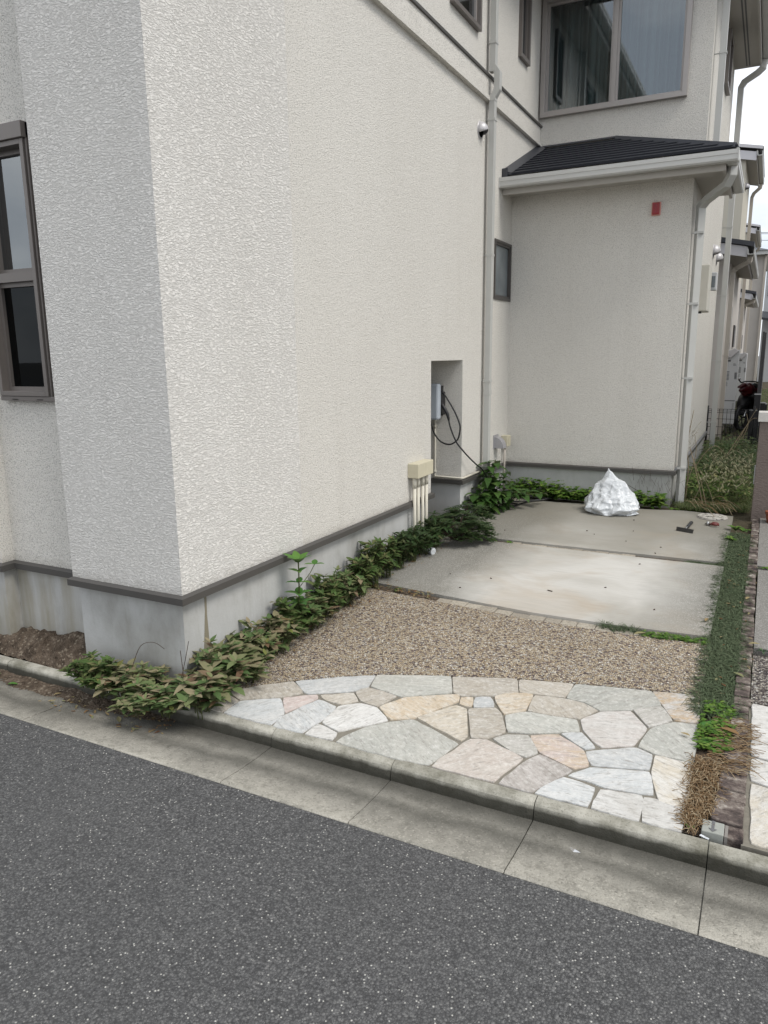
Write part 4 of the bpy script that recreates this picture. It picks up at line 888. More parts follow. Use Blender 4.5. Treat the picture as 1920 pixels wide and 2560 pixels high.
# secateurs
se = empty('secateurs', (-.30, 6.10, .17), 'red and black secateurs beside the round lid', 'tool'); z = gz(6.1) + .008
for s_ in (0, 1):
    m = MB(); m.tube(smoothpath([(-.300, 6.108 + .012 * s_, z + .01), (-.280, 6.10 - .02 * (1 - 2 * s_), z + .018), (-.258, 6.10 - .024 * (1 - 2 * s_), z + .018), (-.238, 6.11 - .016 * (1 - 2 * s_), z + .014)], 4), [.006] * 4 + [.0105] * 6 + [.008] * 3, 8); m.build('handle', 'tool_red', se, smooth=True)
m = MB(); m.tube([(-.338, 6.125, z + .004), (-.322, 6.120, z + .012), (-.305, 6.112, z + .012), (-.296, 6.11, z + .01)], [.002, .008, .010, .007], 8); m.build('blade', 'dark_steel', se, smooth=True)
m = MB(); m.tube([(-.316, 6.108, z), (-.316, 6.108, z + .03)], .011, 10); m.build('pivot', 'steel', se, smooth=True)
# round inspection lid
mh = empty('inspection_lid', (-.30, 6.40, .18), 'round pale concrete inspection lid at the end of the slab', 'manhole cover')
def disc(m, c, r, z0, z1, N=40, r2=None):
    r2 = r2 or r; vs = [(c[0] + math.cos(2 * math.pi * i / N) * r, c[1] + math.sin(2 * math.pi * i / N) * r, z0) for i in range(N)] + [(c[0] + math.cos(2 * math.pi * i / N) * r2, c[1] + math.sin(2 * math.pi * i / N) * r2, z1) for i in range(N)]
    m.mesh(vs, [(i, (i + 1) % N, (i + 1) % N + N, i + N) for i in range(N)] + [tuple(range(N, 2 * N))])
z = gz(6.4)
m = MB(); disc(m, (-.30, 6.40), .124, z - .02, z + .006); m.build('rim', 'concrete_side', mh)
m = MB(); disc(m, (-.30, 6.40), .114, z, z + .016, r2=.111); m.build('lid', 'manhole_concrete', mh)
m = MB(); m.box((-.33, 6.36, z + .016), (-.285, 6.366, z + .0175)); m.build('slot', 'dark_hole', mh)
# boundary marker with an arrow
mk = empty('boundary_marker', (-.03, 2.27, .04), 'small concrete boundary marker with an engraved arrow pointing at the road', 'marker'); z = gz(2.27)
MB().box((-.062, 2.236, z - .04), (.001, 2.300, z + .012)).build('block', 'marker_stone', mk, bevel=.003)
m = MB(); m.quad((-.034, 2.256, z + .0135), (-.027, 2.256, z + .0135), (-.026, 2.299, z + .0135), (-.035, 2.299, z + .0135)); m.quad((-.0305, 2.239, z + .0135), (-.018, 2.256, z + .0135), (-.043, 2.256, z + .0135)); m.build('arrow', 'print_grey', mk)
MB().box((.003, 2.236, z - .04), (.012, 2.300, z + .008)).build('rim', 'concrete_side', mk)
# crushed scrap, paper scraps, cup
sc_ = MB(); sc_.mesh([(-.430, 2.068, -.020), (-.414, 2.056, -.018), (-.396, 2.058, -.021), (-.390, 2.066, -.016), (-.408, 2.074, -.018), (-.424, 2.076, -.014), (-.408, 2.066, -.010)], [(0, 1, 6), (1, 2, 6), (2, 3, 6), (3, 4, 6), (4, 5, 6), (5, 0, 6)])
tag(sc_.build('foil_scrap', 'chrome'), 'crushed silvery scrap lying in the gutter', 'litter')
m = MB(); m.mesh([(-.066, 2.224, .046), (-.040, 2.214, .046), (-.037, 2.218, .048), (-.062, 2.230, .048)], [(0, 1, 2, 3)]); o = m.build('paper_scrap', 'bag_white'); o.modifiers.new('t', 'SOLIDIFY').thickness = .001
tag(o, 'tiny white paper scrap on the kerb in front of the boundary marker', 'litter')
cu = empty('plastic_cup', (-2.03, 4.60, .12), 'white plastic cup half hidden under the shrubs', 'cup'); z = gz(4.6) + .006
m = MB(); m.tube([(-2.04, 4.62, z + .025), (-1.985, 4.60, z + .022)], [.018, .025], 14, True); m.build('cup_body', 'bag_white', cu, smooth=False)
tp = empty('flower_pot', (.105, 6.46, .19), 'terracotta pot at the right edge in front of the wall', 'pot')
m = MB(); m.tube([(.135, 6.38, .19), (.135, 6.38, .27)], [.045, .056], 20); m.build('pot_body', 'terracotta', tp, smooth=True); m = MB(); m.tube([(.135, 6.38, .262), (.135, 6.38, .282)], [.060, .061], 20); m.build('rim', 'terracotta', tp)

# gate wall at the right
gw = empty('gate_wall', (.15, 6.6, .15), 'brown rendered gate wall with a pale stone cap', 'wall')
MB().box((-.022, 6.505, .1), (1.6, 6.66, .965)).build('body', 'post_stucco', gw, bevel=.004)
MB().box((-.036, 6.490, .966), (1.615, 6.675, 1.040)).build('cap', 'cap_stone', gw, bevel=.003)
MB().box((-.030, 6.62, .45), (-.0222, 6.655, .60)).build('hinge', 'tank_white', gw)

shade_house = empty('house', (1.0, 7.1, .1), 'plain unseen house block on the right, added to shade the side passage', 'house')  # unseen block beyond the gate wall, added to shade the side passage
m = MB(); m.box((2.5, 7.1, .1), (8, 15.5, 4.6)); m.build('wall', 'stucco', shade_house)
m = MB(); m.box((2.3, 6.8, 4.6), (8.3, 15.8, 4.74)); m.build('roof', 'roof_flashing', shade_house)
# =================================================================== THE PASSAGE BEYOND
fe = empty('mesh_fence', (-.4, 11.25, .2), 'low black wire mesh fence across the side passage', 'fence')
m = MB(); x = -.70
while x < -.06: m.tube([(x, 11.25, .18), (x, 11.25, .735)], .0042, 4); x += .049
for z in (.735, .71, .685, .60, .49, .38, .27): m.tube([(-.70, 11.246, z), (-.06, 11.246, z)], .0042, 4)
m.build('wire_mesh', 'mesh_black', fe)
for x in (-.70, -.12): MB().tube([(x, 11.27, .12), (x, 11.27, .78)], .014, 8).build('post', 'mesh_black', fe, smooth=True)
def post(x, y, w_, z0, z1, lab, mat='black_plastic', dz=.02):
    e = empty('post', (x, y, z0), lab, 'post', 'posts by the side passage'); MB().box((x - w_, y - w_, z0), (x + w_, y + w_, z1)).build('shaft', mat, e, bevel=.003); MB().box((x - w_ * 1.1, y - w_ * 1.1, z1), (x + w_ * 1.1, y + w_ * 1.1, z1 + .012)).build('post_cap', 'steel', e)
post(-.135, 11.6, .045, .2, .70, 'short black post behind the mesh fence with a shiny cap')
post(-.100, 11.9, .04, .2, .905, 'taller black post beside the dark tall panel'); post(-.026, 12.0, .03, .2, .78, 'black post just right of the tall dark panel')
post(.012, 12.1, .02, .2, .76, 'thin black post nearest the right edge')
pf = empty('panel_fence', (-.1, 14, .2), 'tall dark grey louvred fence panel seen edge on', 'fence')
m = MB(); m.box((-.128, 13.6, .2), (-.098, 13.64, 1.823)); m.build('post', 'fence_grey', pf)
m = MB(); y = 13.65
for i in range(14): m.box((-.100 + .0, 13.66 + i * .12, .25), (-.072 + .0, 13.66 + i * .12 + .10, 1.81))
m.build('slat', 'fence_grey', pf)
def tank(x0, x1, y, z0, z1, lab):
    t = empty('water_heater', (x1, y, z0 - .12), lab, 'water heater', 'water heaters along the side passage')
    W_ = x1 - x0; H = z1 - z0
    b = MB().box((x0, y, z0), (x1, y + .30, z1)).build('cabinet', 'tank_white', t, bevel=.004)
    MB().box((x0 + .25 * W_, y - .002, z0 + .315 * H), (x1 - .002, y - .0003, z0 + .327 * H)).build('seam', 'print_grey', b); MB().box((x0, y - .002, z0 + .0), (x1 - .02, y - .0003, z0 + .012)).build('seam', 'print_grey', b)
    m = MB()
    for i in range(7): m.box((x0 + .18 * W_, y - .002, z0 + (.60 + .018 * i) * H), (x0 + .42 * W_, y - .0004, z0 + (.608 + .018 * i) * H))
    m.build('warning_label', 'print_grey', b); m = MB()
    for i in range(4): m.box((x0 + .20 * W_, y - .002, z0 + (.52 + .014 * i) * H), (x0 + (.36 - .03 * (i % 2)) * W_, y - .0004, z0 + (.5245 + .014 * i) * H))
    m.build('warning_label', 'print_grey', b); m = MB()
    m.box((x0 + .1 * W_, y - .002, z0 + .845 * H), (x0 + .45 * W_, y - .0004, z0 + .868 * H))
    m.build('name_plate', 'print_grey', b); m = MB()
    m.box((x0 + .64 * W_, y - .002, z0 + .795 * H), (x0 + .86 * W_, y - .0004, z0 + .803 * H)); m.box((x0 + .64 * W_, y - .002, z0 + .812 * H), (x0 + .80 * W_, y - .0004, z0 + .818 * H))
    m.build('maker_mark', 'print_grey', b); m = MB()
    for i in range(6): m.box((x0 + .80 * W_, y - .002, z0 + (.21 + .014 * i) * H), (x0 + .92 * W_, y - .0004, z0 + (.2145 + .014 * i) * H))
    m.build('warning_label', 'print_grey', b)
    m = MB()
    for i in range(4): m.box((x0 + (.80 + .045 * i) * W_, y - .002, z0 + .61 * H), (x0 + (.82 + .045 * i) * W_, y - .0004, z0 + .70 * H))
    m.build('vent_slots', 'dark_hole', b)
    m = MB(); m.mesh([(x0 + .10 * W_, y - .05, z1 - .075), (x0 + .42 * W_, y - .05, z1 - .125), (x0 + .98 * W_, y - .05, z1 - .02), (x0 + .66 * W_, y - .05, z1 + .03)] + [(x0 + .10 * W_, y - .01, z1 - .075), (x0 + .42 * W_, y - .01, z1 - .125), (x0 + .98 * W_, y - .01, z1 - .02), (x0 + .66 * W_, y - .01, z1 + .03)], [(0, 1, 2, 3), (7, 6, 5, 4), (0, 4, 5, 1), (1, 5, 6, 2), (2, 6, 7, 3), (3, 7, 4, 0)]); m.build('exhaust_guard', 'hood_light', b, bevel=.003)
    for x in (x0 + .02, x1 - .03): MB().box((x, y + .03, z0 - .15), (x + .012, y + .25, z0)).build('leg', 'dark_steel', t)
    m = MB(); m.tube([(x0 + .06, y + .05, z0), (x0 + .065, y + .05, z0 - .08), (x0 + .03, y + .1, z0 - .15)], .014, 8); m.tube([(x0 + .10, y + .08, z0), (x0 + .10, y + .08, z0 - .15)], .008, 6); m.build('pipes', 'pipe_beige', t, smooth=True)
tank(-.635, -.430, 13.2, .36, 1.54, 'tall white water heater cabinet behind the mesh fence'); tank(-.60, -.428, 18.0, .45, 1.48, 'farther white water heater cabinet behind the motorbike')

# motorbike seen from behind at an angle
bk = empty('motorbike', (-.33, 14.2, .2), 'dark red and black motorbike parked in the passage', 'motorbike')
def wheel(c, r, name):
    N = 28; m = MB(); pts = [(c[0] + math.cos(2 * math.pi * i / N) * r * .45, c[1] + math.cos(2 * math.pi * i / N) * r * .89, c[2] + math.sin(2 * math.pi * i / N) * r) for i in range(N + 1)]
    m.tube(pts, .040, 8, False); t = m.build(name, 'black_rubber', bk, smooth=True)
    m = MB()
    for i in range(5):
        a = 2 * math.pi * i / 5; m.tube([c, (c[0] + math.cos(a) * r * .40, c[1] + math.cos(a) * r * .8, c[2] + math.sin(a) * r * .9)], .010, 5)
    m.tube([(c[0] + math.cos(2 * math.pi * i / N) * r * .37, c[1] + math.cos(2 * math.pi * i / N) * r * .74, c[2] + math.sin(2 * math.pi * i / N) * r * .83) for i in range(N + 1)], .010, 6, False)
    m.build('rim', 'dark_steel', t)
wheel((-.335, 14.05, .40), .19, 'wheel'); wheel((-.10, 14.75, .40), .19, 'wheel')
m = MB(); m.tube(smoothpath([(-.40, 14.0, .86), (-.33, 14.1, .90), (-.27, 14.2, .86), (-.20, 14.35, .83), (-.15, 14.55, .86)], 4), [.02, .03, .05, .07, .09, .11, .12, .12, .11, .10, .10, .11, .12, .12, .10, .06, .03], 10); m.build('fuel_tank', 'bike_red', bk, smooth=True)
m = MB(); m.tube([(-.43, 13.95, .92), (-.35, 14.02, .96), (-.27, 14.15, .93)], [.012, .04, .03], 10); m.build('tail_fairing', 'bike_red', bk, smooth=True)
m = MB(); m.tube([(-.36, 14.05, .45), (-.36, 14.1, .62), (-.30, 14.3, .72), (-.22, 14.4, .60), (-.16, 14.6, .52)], [.05, .08, .13, .14, .08], 10); m.tube([(-.22, 14.2, .72), (-.17, 14.25, .80)], [.10, .09], 10); m.build('engine', 'black_plastic', bk, smooth=True)
m = MB(); m.tube([(-.30, 14.1, .88), (-.20, 14.3, .92), (-.12, 14.5, .90)], [.05, .07, .06], 10); m.build('seat', 'black_rubber', bk, smooth=True)
m = MB(); m.tube([(-.12, 14.62, .98), (-.22, 14.60, 1.0), (-.34, 14.55, 1.0), (-.40, 14.5, .98)], .012, 6); m.tube([(-.40, 14.5, .98), (-.45, 14.48, 1.04)], .012, 6); m.build('handlebar', 'black_rubber', bk, smooth=True)
m = MB(); m.tube([(-.455, 14.47, 1.035), (-.415, 14.46, 1.055)], [.018, .014], 8); m.build('mirror', 'chrome', bk, smooth=True)
m = MB(); m.tube([(-.30, 14.0, .42), (-.28, 14.1, .52), (-.25, 14.3, .56)], [.022, .028, .02], 8); m.build('exhaust', 'chrome', bk, smooth=True)

# row houses of the same design beyond
def row_house(lab, y1, ypo, ypn, y2a, y2b, xw, zp, zu, wallm, porch_x=-.41):
    h = empty('house', (xw, y1, .1), lab, 'house')
    m = MB()
    m.quad((-4, y1, .1), (xw, y1, .1), (xw, y1, zp), (-4, y1, zp)); m.quad((xw, y1, .1), (xw, y2b, .1), (xw, y2b, zp), (xw, y1, zp)); m.build('lower_wall', 'stucco_far', h)
    m = MB(); m.quad((-4, y2a, zp), (xw, y2a, zp), (xw, y2a, zu), (-4, y2a, zu)); m.quad((xw, y2a, zp), (xw, y2b, zp), (xw, y2b, zu), (xw, y2a, zu)); m.quad((xw, y2b, .1), (-4, y2b, .1), (-4, y2b, zu), (xw, y2b, zu)); m.build('upper_wall', wallm, h)
    s = .21
    # porch roof, sloping down to the right
    m = MB(); m.mesh([(porch_x - .02, ypo, zp + .10), (porch_x + .10, ypo - .03, zp + .10), (porch_x + .10, ypn, zp + .10), (-1.8, ypn, zp + .10 + 1.5 * s), (-1.8, ypo - .03, zp + .10 + 1.5 * s), (porch_x + .10, ypo - .03, zp + .165), (porch_x + .10, ypn, zp + .165), (-1.8, ypn, zp + .165 + 1.5 * s), (-1.8, ypo - .03, zp + .165 + 1.5 * s)], [(5, 6, 7, 8), (1, 5, 8, 4), (1, 2, 6, 5)]); r = m.build('porch_roof', 'roof_flashing', h)
    m = MB(); m.mesh([(porch_x, ypo, zp - .035), (porch_x, ypo, zp + .11), (-1.8, ypo, zp + .11 + 1.4 * s), (-1.8, ypo, zp - .035 + 1.4 * s)], [(0, 1, 2, 3)]); m.box((porch_x - .002, ypo, zp - .035), (porch_x + .018, ypn, zp + .10)); m.build('rake_board', 'fascia_white', r)
    m = MB(); m.quad((porch_x, ypo + .01, zp - .02), (-1.8, ypo + .01, zp - .02 + 1.4 * s), (-1.8, ypn, zp - .02 + 1.4 * s), (porch_x, ypn, zp - .02)); m.build('soffit', 'soffit', r)
    m = MB(); m.prism([(porch_x + .02 + u * 1.05, zp - .01 + v * 1.0) for u, v in gp_], 1, ypo - .05, ypn); m.build('roof_gutter', 'gutter_grey', r, fix=True)
    m = MB(); m.sqtube([(porch_x + .06, ypo + .12, zp - .01), (porch_x + .05, ypo + .14, zp - .08), (xw + .10, y1 + .1, zp - .15), (xw + .06, y1 + .12, zp - .20), (xw + .06, y1 + .12, .15)], .03, .03, (0, 1, 0)); d = m.build('drainpipe', 'pipe_beige', h, fix=True)
    clamp(d, (xw + .06, y1 + .12, 1.45), .03, .03, (-.07, 0), 'pipe_beige')
    # main roof
    m = MB(); m.mesh([(xw + .26, y2a - .1, zu + .17), (xw + .26, y2b + .1, zu + .17), (-3, y2b + .1, zu + .17 + 2.1 * s * 1.3), (-3, y2a - .1, zu + .17 + 2.1 * s * 1.3)], [(0, 1, 2, 3)]); r = m.build('main_roof', 'roof_flashing', h)
    m = MB(); m.mesh([(xw + .16, y2a - .08, zu - .04), (xw + .16, y2a - .08, zu + .10), (-1.8, y2a - .08, zu + .10 + 1.3 * s), (-1.8, y2a - .08, zu - .04 + 1.3 * s)], [(0, 1, 2, 3)]); m.mesh([(xw + .25, y2a - .1, zu + .13), (xw + .25, y2a - .1, zu + .18), (-1.8, y2a - .1, zu + .18 + 1.4 * s), (-1.8, y2a - .1, zu + .12 + 1.4 * s)], [(0, 1, 2, 3)]); m.build('rake_board', 'fascia_white', r)
    m = MB(); m.quad((xw + .16, y2a - .08, zu), (xw + .16, y2b, zu), (-1.8, y2b, zu + .3), (-1.8, y2a - .08, zu + .3)); m.box((xw + .155, y2a - .06, zu - .03), (xw + .17, y2b, zu + .13)); m.build('soffit', 'soffit', r)
    m = MB(); m.prism([(xw + .17 + u, zu + .03 + v) for u, v in gp_], 1, y2a - .1, y2b + .1); m.build('roof_gutter', 'gutter_grey', r, fix=True)
    m = MB(); m.sqtube([(xw + .21, y2b - .05, zu + .03), (xw + .20, y2b - .05, zu - .04), (xw + .09, y2b, zu - .13), (xw + .06, y2b + .03, zu - .2), (xw + .06, y2b + .03, .2)], .03, .03, (0, 1, 0)); m.build('drainpipe', 'pipe_beige', h, fix=True)
    for wy, z0_, z1_ in ((y1 + 1.2, 1.55, 2.25), (y2a + .5, 1.6, 2.0)): MB().box((xw, wy, z0_), (xw + .03, wy + .5, z1_)).build('window', 'frame_dark', h)
    hood(h, (xw, y2a + .5, zu - .35), .07, 'hood_grey')
    return h
row_house('neighbouring house with a yellowish upper wall and dark porch roof', 12.45, 12.2, 16.2, 15.1, 17.5, -.65, 2.87, 4.76, 'stucco_tan', -.425)
row_house('third house of the row, small porch roof in the distance', 22.2, 22.0, 26.5, 24.0, 27.5, -.79, 2.87, 4.76, 'stucco_tan', -.545)
b4 = empty('house', (-.6, 30, .1), 'plain light house closing the end of the passage', 'house')
m = MB(); m.box((-6, 30, .1), (-.430, 36, 4.82)); m.build('wall', 'stucco_far', b4)
m = MB(); m.box((-6, 29.7, 4.80), (-.36, 30.0, 4.82)); m.box((-.43, 29.7, 4.80), (-.34, 36, 4.93)); m.box((-6, 29.66, 4.80), (-.34, 29.7, 4.93)); m.build('eaves', 'gutter_grey', b4)
m = MB(); m.mesh([(-.30, 29.6, 4.93), (-.30, 36, 4.93), (-3.3, 33, 6.1), (-6, 29.6, 4.93)], [(0, 1, 2), (0, 2, 3)]); m.build('roof', 'roof_flashing', b4)
MB().box((-.425, 29.92, .1), (-.365, 29.99, 4.8)).build('drainpipe', 'pipe_beige', b4)
b5 = empty('house', (-.2, 36, .1), 'white house with shutters behind the passage, at the right edge', 'house')
m = MB(); m.box((-.42, 38, .1), (6, 44, 5.2)); m.build('wall', 'tank_white', b5)
for i in range(7): MB().box((-.30, 37.95, 3.95 + i * .07), (.5, 38.0, 3.99 + i * .07)).build('shutter', 'print_grey', b5)
m = MB(); m.mesh([(-.46, 36.6, 2.98), (.8, 36.6, 2.72), (.8, 38, 3.1), (-.46, 38, 3.3), (-.46, 36.6, 2.88), (.8, 36.6, 2.62)], [(0, 1, 2, 3), (4, 5, 1, 0)]); m.build('porch_roof', 'roof_flashing', b5)
m = MB(); m.box((-.5, 37.6, 5.15), (6, 38, 5.25)); m.build('eaves', 'gutter_grey', b5)
m = MB(); m.mesh([(-.5, 37.6, 5.25), (6, 37.6, 5.25), (6, 41, 6.6), (1, 41, 6.6)], [(0, 1, 2, 3)]); m.build('roof', 'roof_flashing', b5)
pw = MB()
for z in (5.9, 6.15, 6.2): pw.tube(smoothpath([(-8, 33 - z, z + .4), (-2, 34, z + .05), (3, 36, z + .1), (12, 38, z + .6)], 6), .012, 4)
tag(pw.build('power_line', 'mesh_black'), 'thin overhead wires above the far roofs', 'cable')

# =================================================================== PLANTS
def leafm(m, p, d, up, L, W, droop=.25, fold=.25, nl=4, shape=1.0):
    d = Vector(d).normalized(); s = d.cross(Vector(up)); s = s.normalized() if s.length > 1e-4 else Vector((1, 0, 0)); u = s.cross(d)
    p = Vector(p); vs = []
    for i in range(nl + 1):
        t = .5 - .5 * math.cos(math.pi * i / nl); w_ = W * .5 * math.sin(math.pi * min(1, max(0, (.04 + t * .93))) ** (.85 / shape)) * (1.0 if t < 1 else .3) if 0 < i < nl else W * .06
        c = p + d * L * t - Vector((0, 0, 1)) * droop * L * t * t + u * .0
        vs += [c - s * w_ + u * w_ * fold, c, c + s * w_ + u * w_ * fold]
    fs = []
    for i in range(nl):
        a = i * 3; fs += [(a, a + 1, a + 4, a + 3), (a + 1, a + 2, a + 5, a + 4)]
    m.mesh(vs, fs)
def rv(): return Vector((rnd(-1, 1), rnd(-1, 1), rnd(-1, 1)))
def shrub_proto(nst, L0, reach, height, mats, leafL=.05, leafW=.021, whorl=True):
    st = MB(); lf = MB()
    for i in range(nst):
        a = rnd(0, 2 * math.pi); r0 = rnd(0, .04); rr = reach * rnd(.15, 1) ** .7; h = height * (1 - .45 * (rr / reach) ** 2) * rnd(.6, 1.08)
        b = Vector((math.cos(a) * r0, math.sin(a) * r0, -.03)); c = Vector((math.cos(a) * rr * .55, math.sin(a) * rr * .55, h * .75)); e = Vector((math.cos(a) * rr, math.sin(a) * rr, h))
        pts = smoothpath([b, c, e], 4); st.tube(pts, [.0022] * len(pts), 4)
        n = 6
        for k_ in range(2, n + 1):
            t = k_ / n; q = (b.lerp(c, t * 2) if t < .5 else c.lerp(e, t * 2 - 1)); ax = (e - c).normalized()
            per = ax.orthogonal().normalized(); per.rotate(Matrix.Rotation(k_ * math.pi / 2 + rnd(-.4, .4), 3, ax)) if False else None
            an = k_ * math.pi / 2 + rnd(-.5, .5)
            for sgn in (0, math.pi):
                h2 = Vector((math.cos(an + sgn), math.sin(an + sgn), 0)); d = (h2 + ax * rnd(.0, .35) + Vector((0, 0, rnd(-.15, .55)))).normalized(); L = leafL * rnd(.55, 1.2) * (.8 + .35 * t)
                leafm(lf, q, d, (0, 0, 1), L, leafW * L / leafL * rnd(.9, 1.1), rnd(.0, .3), rnd(.05, .25), 5, 1.25)
        for j in range(3):
            an = rnd(0, 6.28); leafm(lf, e, Vector((math.cos(an), math.sin(an), rnd(.2, .8))), (0, 0, 1), leafL * rnd(.5, .85), leafW * rnd(.5, .8), .1, .3)
    return st, lf
def make_shrub(nm, lab, cat, grp, leafmat_, args):
    st, lf = shrub_proto(*args); r = empty(nm, (0, 0, 0), lab, cat, grp)
    f = lf.build('foliage', leafmat_, r, smooth=True); s = st.build('stem', 'stem_green', r)
    return r
def copy_tree(o, parent=None):
    c = o.copy(); COL.objects.link(c); c.parent = parent
    for chd in o.children: copy_tree(chd, c)
    return c
GR = 'low shrubs planted along the foot of the house'
protos = [make_shrub('low_shrub', 'x', 'shrub', GR, 'leaf_bronze', (27, 0, .150, .19, None, .064, .031)), make_shrub('low_shrub', 'x', 'shrub', GR, 'leaf_bronze', (24, 0, .140, .17, None, .068, .033)),
          make_shrub('low_shrub', 'x', 'shrub', GR, 'leaf_olive', (25, 0, .14, .20, None, .060, .028)), make_shrub('low_shrub', 'x', 'shrub', GR, 'leaf_dark', (28, 0, .15, .19, None, .060, .026))]
SH = [  # x, y, proto, scale, z-scale, label
 (-2.66, 2.165, 2, .62, 1.0, 'greenest small shrub at the left end, beside the soil heap'), (-2.53, 2.13, 2, .78, .95, 'second shrub from the soil heap, dark green leaves'),
 (-2.41, 2.14, 1, .80, .9, 'bronze green shrub in front of the house, third from the soil heap'), (-2.29, 2.16, 0, .82, .9, 'shrub against the front foundation, just left of the house corner'),
 (-2.13, 2.12, 0, .82, .75, 'sprawling bronze shrub over the kerb at the house corner'), (-2.24, 2.05, 1, .60, .65, 'shrub hanging over the kerb into the gutter'),
 (-2.00, 2.20, 1, .95, .95, 'yellowish shrub right of the corner beside the first flagstone'), (-2.03, 2.36, 0, 1.0, 1.15, 'full bronze shrub under the rusty foundation streak'),
 (-1.98, 2.50, 1, .9, .95, 'shrub beside the curved end of the flagstones'), (-2.06, 2.63, 0, 1.0, 1.1, 'bronze shrub on the gravel side of the corner'),
 (-2.02, 2.80, 1, 1.0, 1.05, 'shrub with reddish leaves halfway along the gravel'), (-2.06, 2.97, 2, 1.0, 1.1, 'shrub at the foot of the bright seedling'),
 (-2.04, 3.13, 0, .95, 1.1, 'olive shrub just behind the bright seedling'), (-2.05, 3.31, 2, 1.0, 1.15, 'shrub in the middle of the wall row, bronze below'),
 (-2.04, 3.50, 0, 1.0, 1.2, 'shrub leaning on the foundation before the slab joint'), (-2.04, 3.68, 2, 1.0, 1.25, 'shrub beside the near end of the granite joint'),
 (-2.05, 3.86, 2, 1.05, 1.45, 'taller green shrub at the first slab joint'), (-2.05, 4.04, 2, 1.0, 1.35, 'dark green shrub with thin upright shoots beside the slab'),
 (-2.05, 4.22, 3, 1.05, 1.3, 'dark shrub beside the pale slab, before the cup'), (-2.04, 4.40, 3, 1.05, 1.3, 'dark shrub next to the white cup'),
 (-2.04, 4.58, 3, 1.0, 1.2, 'dark shrub in front of the four wall pipes'), (-2.03, 4.76, 3, 1.05, 1.3, 'last dark shrub of the row before the alcove')]
used = set()
for (x, y, p, s, zs, lab) in SH:
    o = protos[p] if p not in used else copy_tree(protos[p]); used.add(p)
    if y > 2.58: x -= .022; s *= .9
    o.location = (x, y, gz(y)); o.rotation_euler = (0, 0, rnd(0, 6.28)); o.scale = (s, s, s * zs * 1.08); o['label'] = lab
# bright seedling
sg = empty('seedling', (-2.06, 3.02, .08), 'bright green glossy seedling standing above the low shrubs', 'plant')
m = MB(); pts = [(-2.06, 3.02, .08), (-2.065, 3.03, .25), (-2.06, 3.03, .36), (-2.063, 3.035, .47)]; m.tube(smoothpath(pts, 4), .0035, 6); m.tube([(-2.063, 3.03, .33), (-2.03, 3.09, .40), (-2.02, 3.12, .44)], .002, 5); m.build('stem', 'stem_green', sg)
m = MB()
for z, n, L in ((.20, 4, .085), (.25, 5, .09), (.30, 4, .09), (.36, 3, .075), (.42, 3, .07), (.468, 6, .10)):
    for i in range(n): a = i * 6.28 / n + z * 23; leafm(m, (-2.062, 3.03, z), (math.cos(a), math.sin(a), .9 if z > .45 else .45), (0, 0, 1), L * rnd(.9, 1.1), L * .48, .25, .15, 6, 1.2)
for a in (0, 2.1, 4.2): leafm(m, (-2.02, 3.12, .44), (math.cos(a), math.sin(a), .4), (0, 0, 1), .065, .034, .2, .15, 6, 1.2)
m.build('foliage', 'leaf_fresh', sg, smooth=True)
# dark fern-leaved bushes by the alcove
def pinnate(m, b, d, L, n, lL, lW):
    d = Vector(d).normalized()
    for i in range(n):
        t = (i + 1) / n; q = Vector(b) + d * L * t - Vector((0, 0, 1)) * .35 * L * t * t
        for sgn in (-1, 1):
            s = d.cross(Vector((0, 0, 1))).normalized() * sgn; leafm(m, q, (s + d * .5 + Vector((0, 0, .1))), (0, 0, 1), lL * (1.1 - .4 * t), lW, .15, .15, 3)
    leafm(m, Vector(b) + d * L - Vector((0, 0, 1)) * .35 * L, d, (0, 0, 1), lL, lW, .2, .2, 3)
def fern_bush(x, y, r, h, lab, n=46):
    e_ = empty('dark_bush', (x, y, gz(y)), lab, 'bush'); lf = MB(); st = MB(); z0 = gz(y)
    for i in range(n):
        a = rnd(0, 6.28); rr = r * rnd(.1, 1) ** .6; hh = h * (1 - .6 * (rr / r) ** 2) * rnd(.6, 1.05); q = (x + math.cos(a) * rr, y + math.sin(a) * rr, z0 + hh)
        st.tube([(x + rnd(-.03, .03), y + rnd(-.03, .03), z0 - .02), (x + math.cos(a) * rr * .6, y + math.sin(a) * rr * .6, z0 + hh * .8), q], .002, 4)
        for j in range(3): b_ = a + rnd(-1.2, 1.2); pinnate(lf, q, (math.cos(b_), math.sin(b_), rnd(0, .6)), rnd(.06, .10), 4, .036, .019)
    lf.build('foliage', 'leaf_dark', e_, smooth=True); st.build('stem', 'twig_dark', e_)
fern_bush(-1.96, 5.02, .20, .20, 'dark fine leaved bush spreading onto the slab below the charger', 90)
fern_bush(-2.02, 5.36, .16, .20, 'dark fine leaved bush inside the alcove mouth', 50)
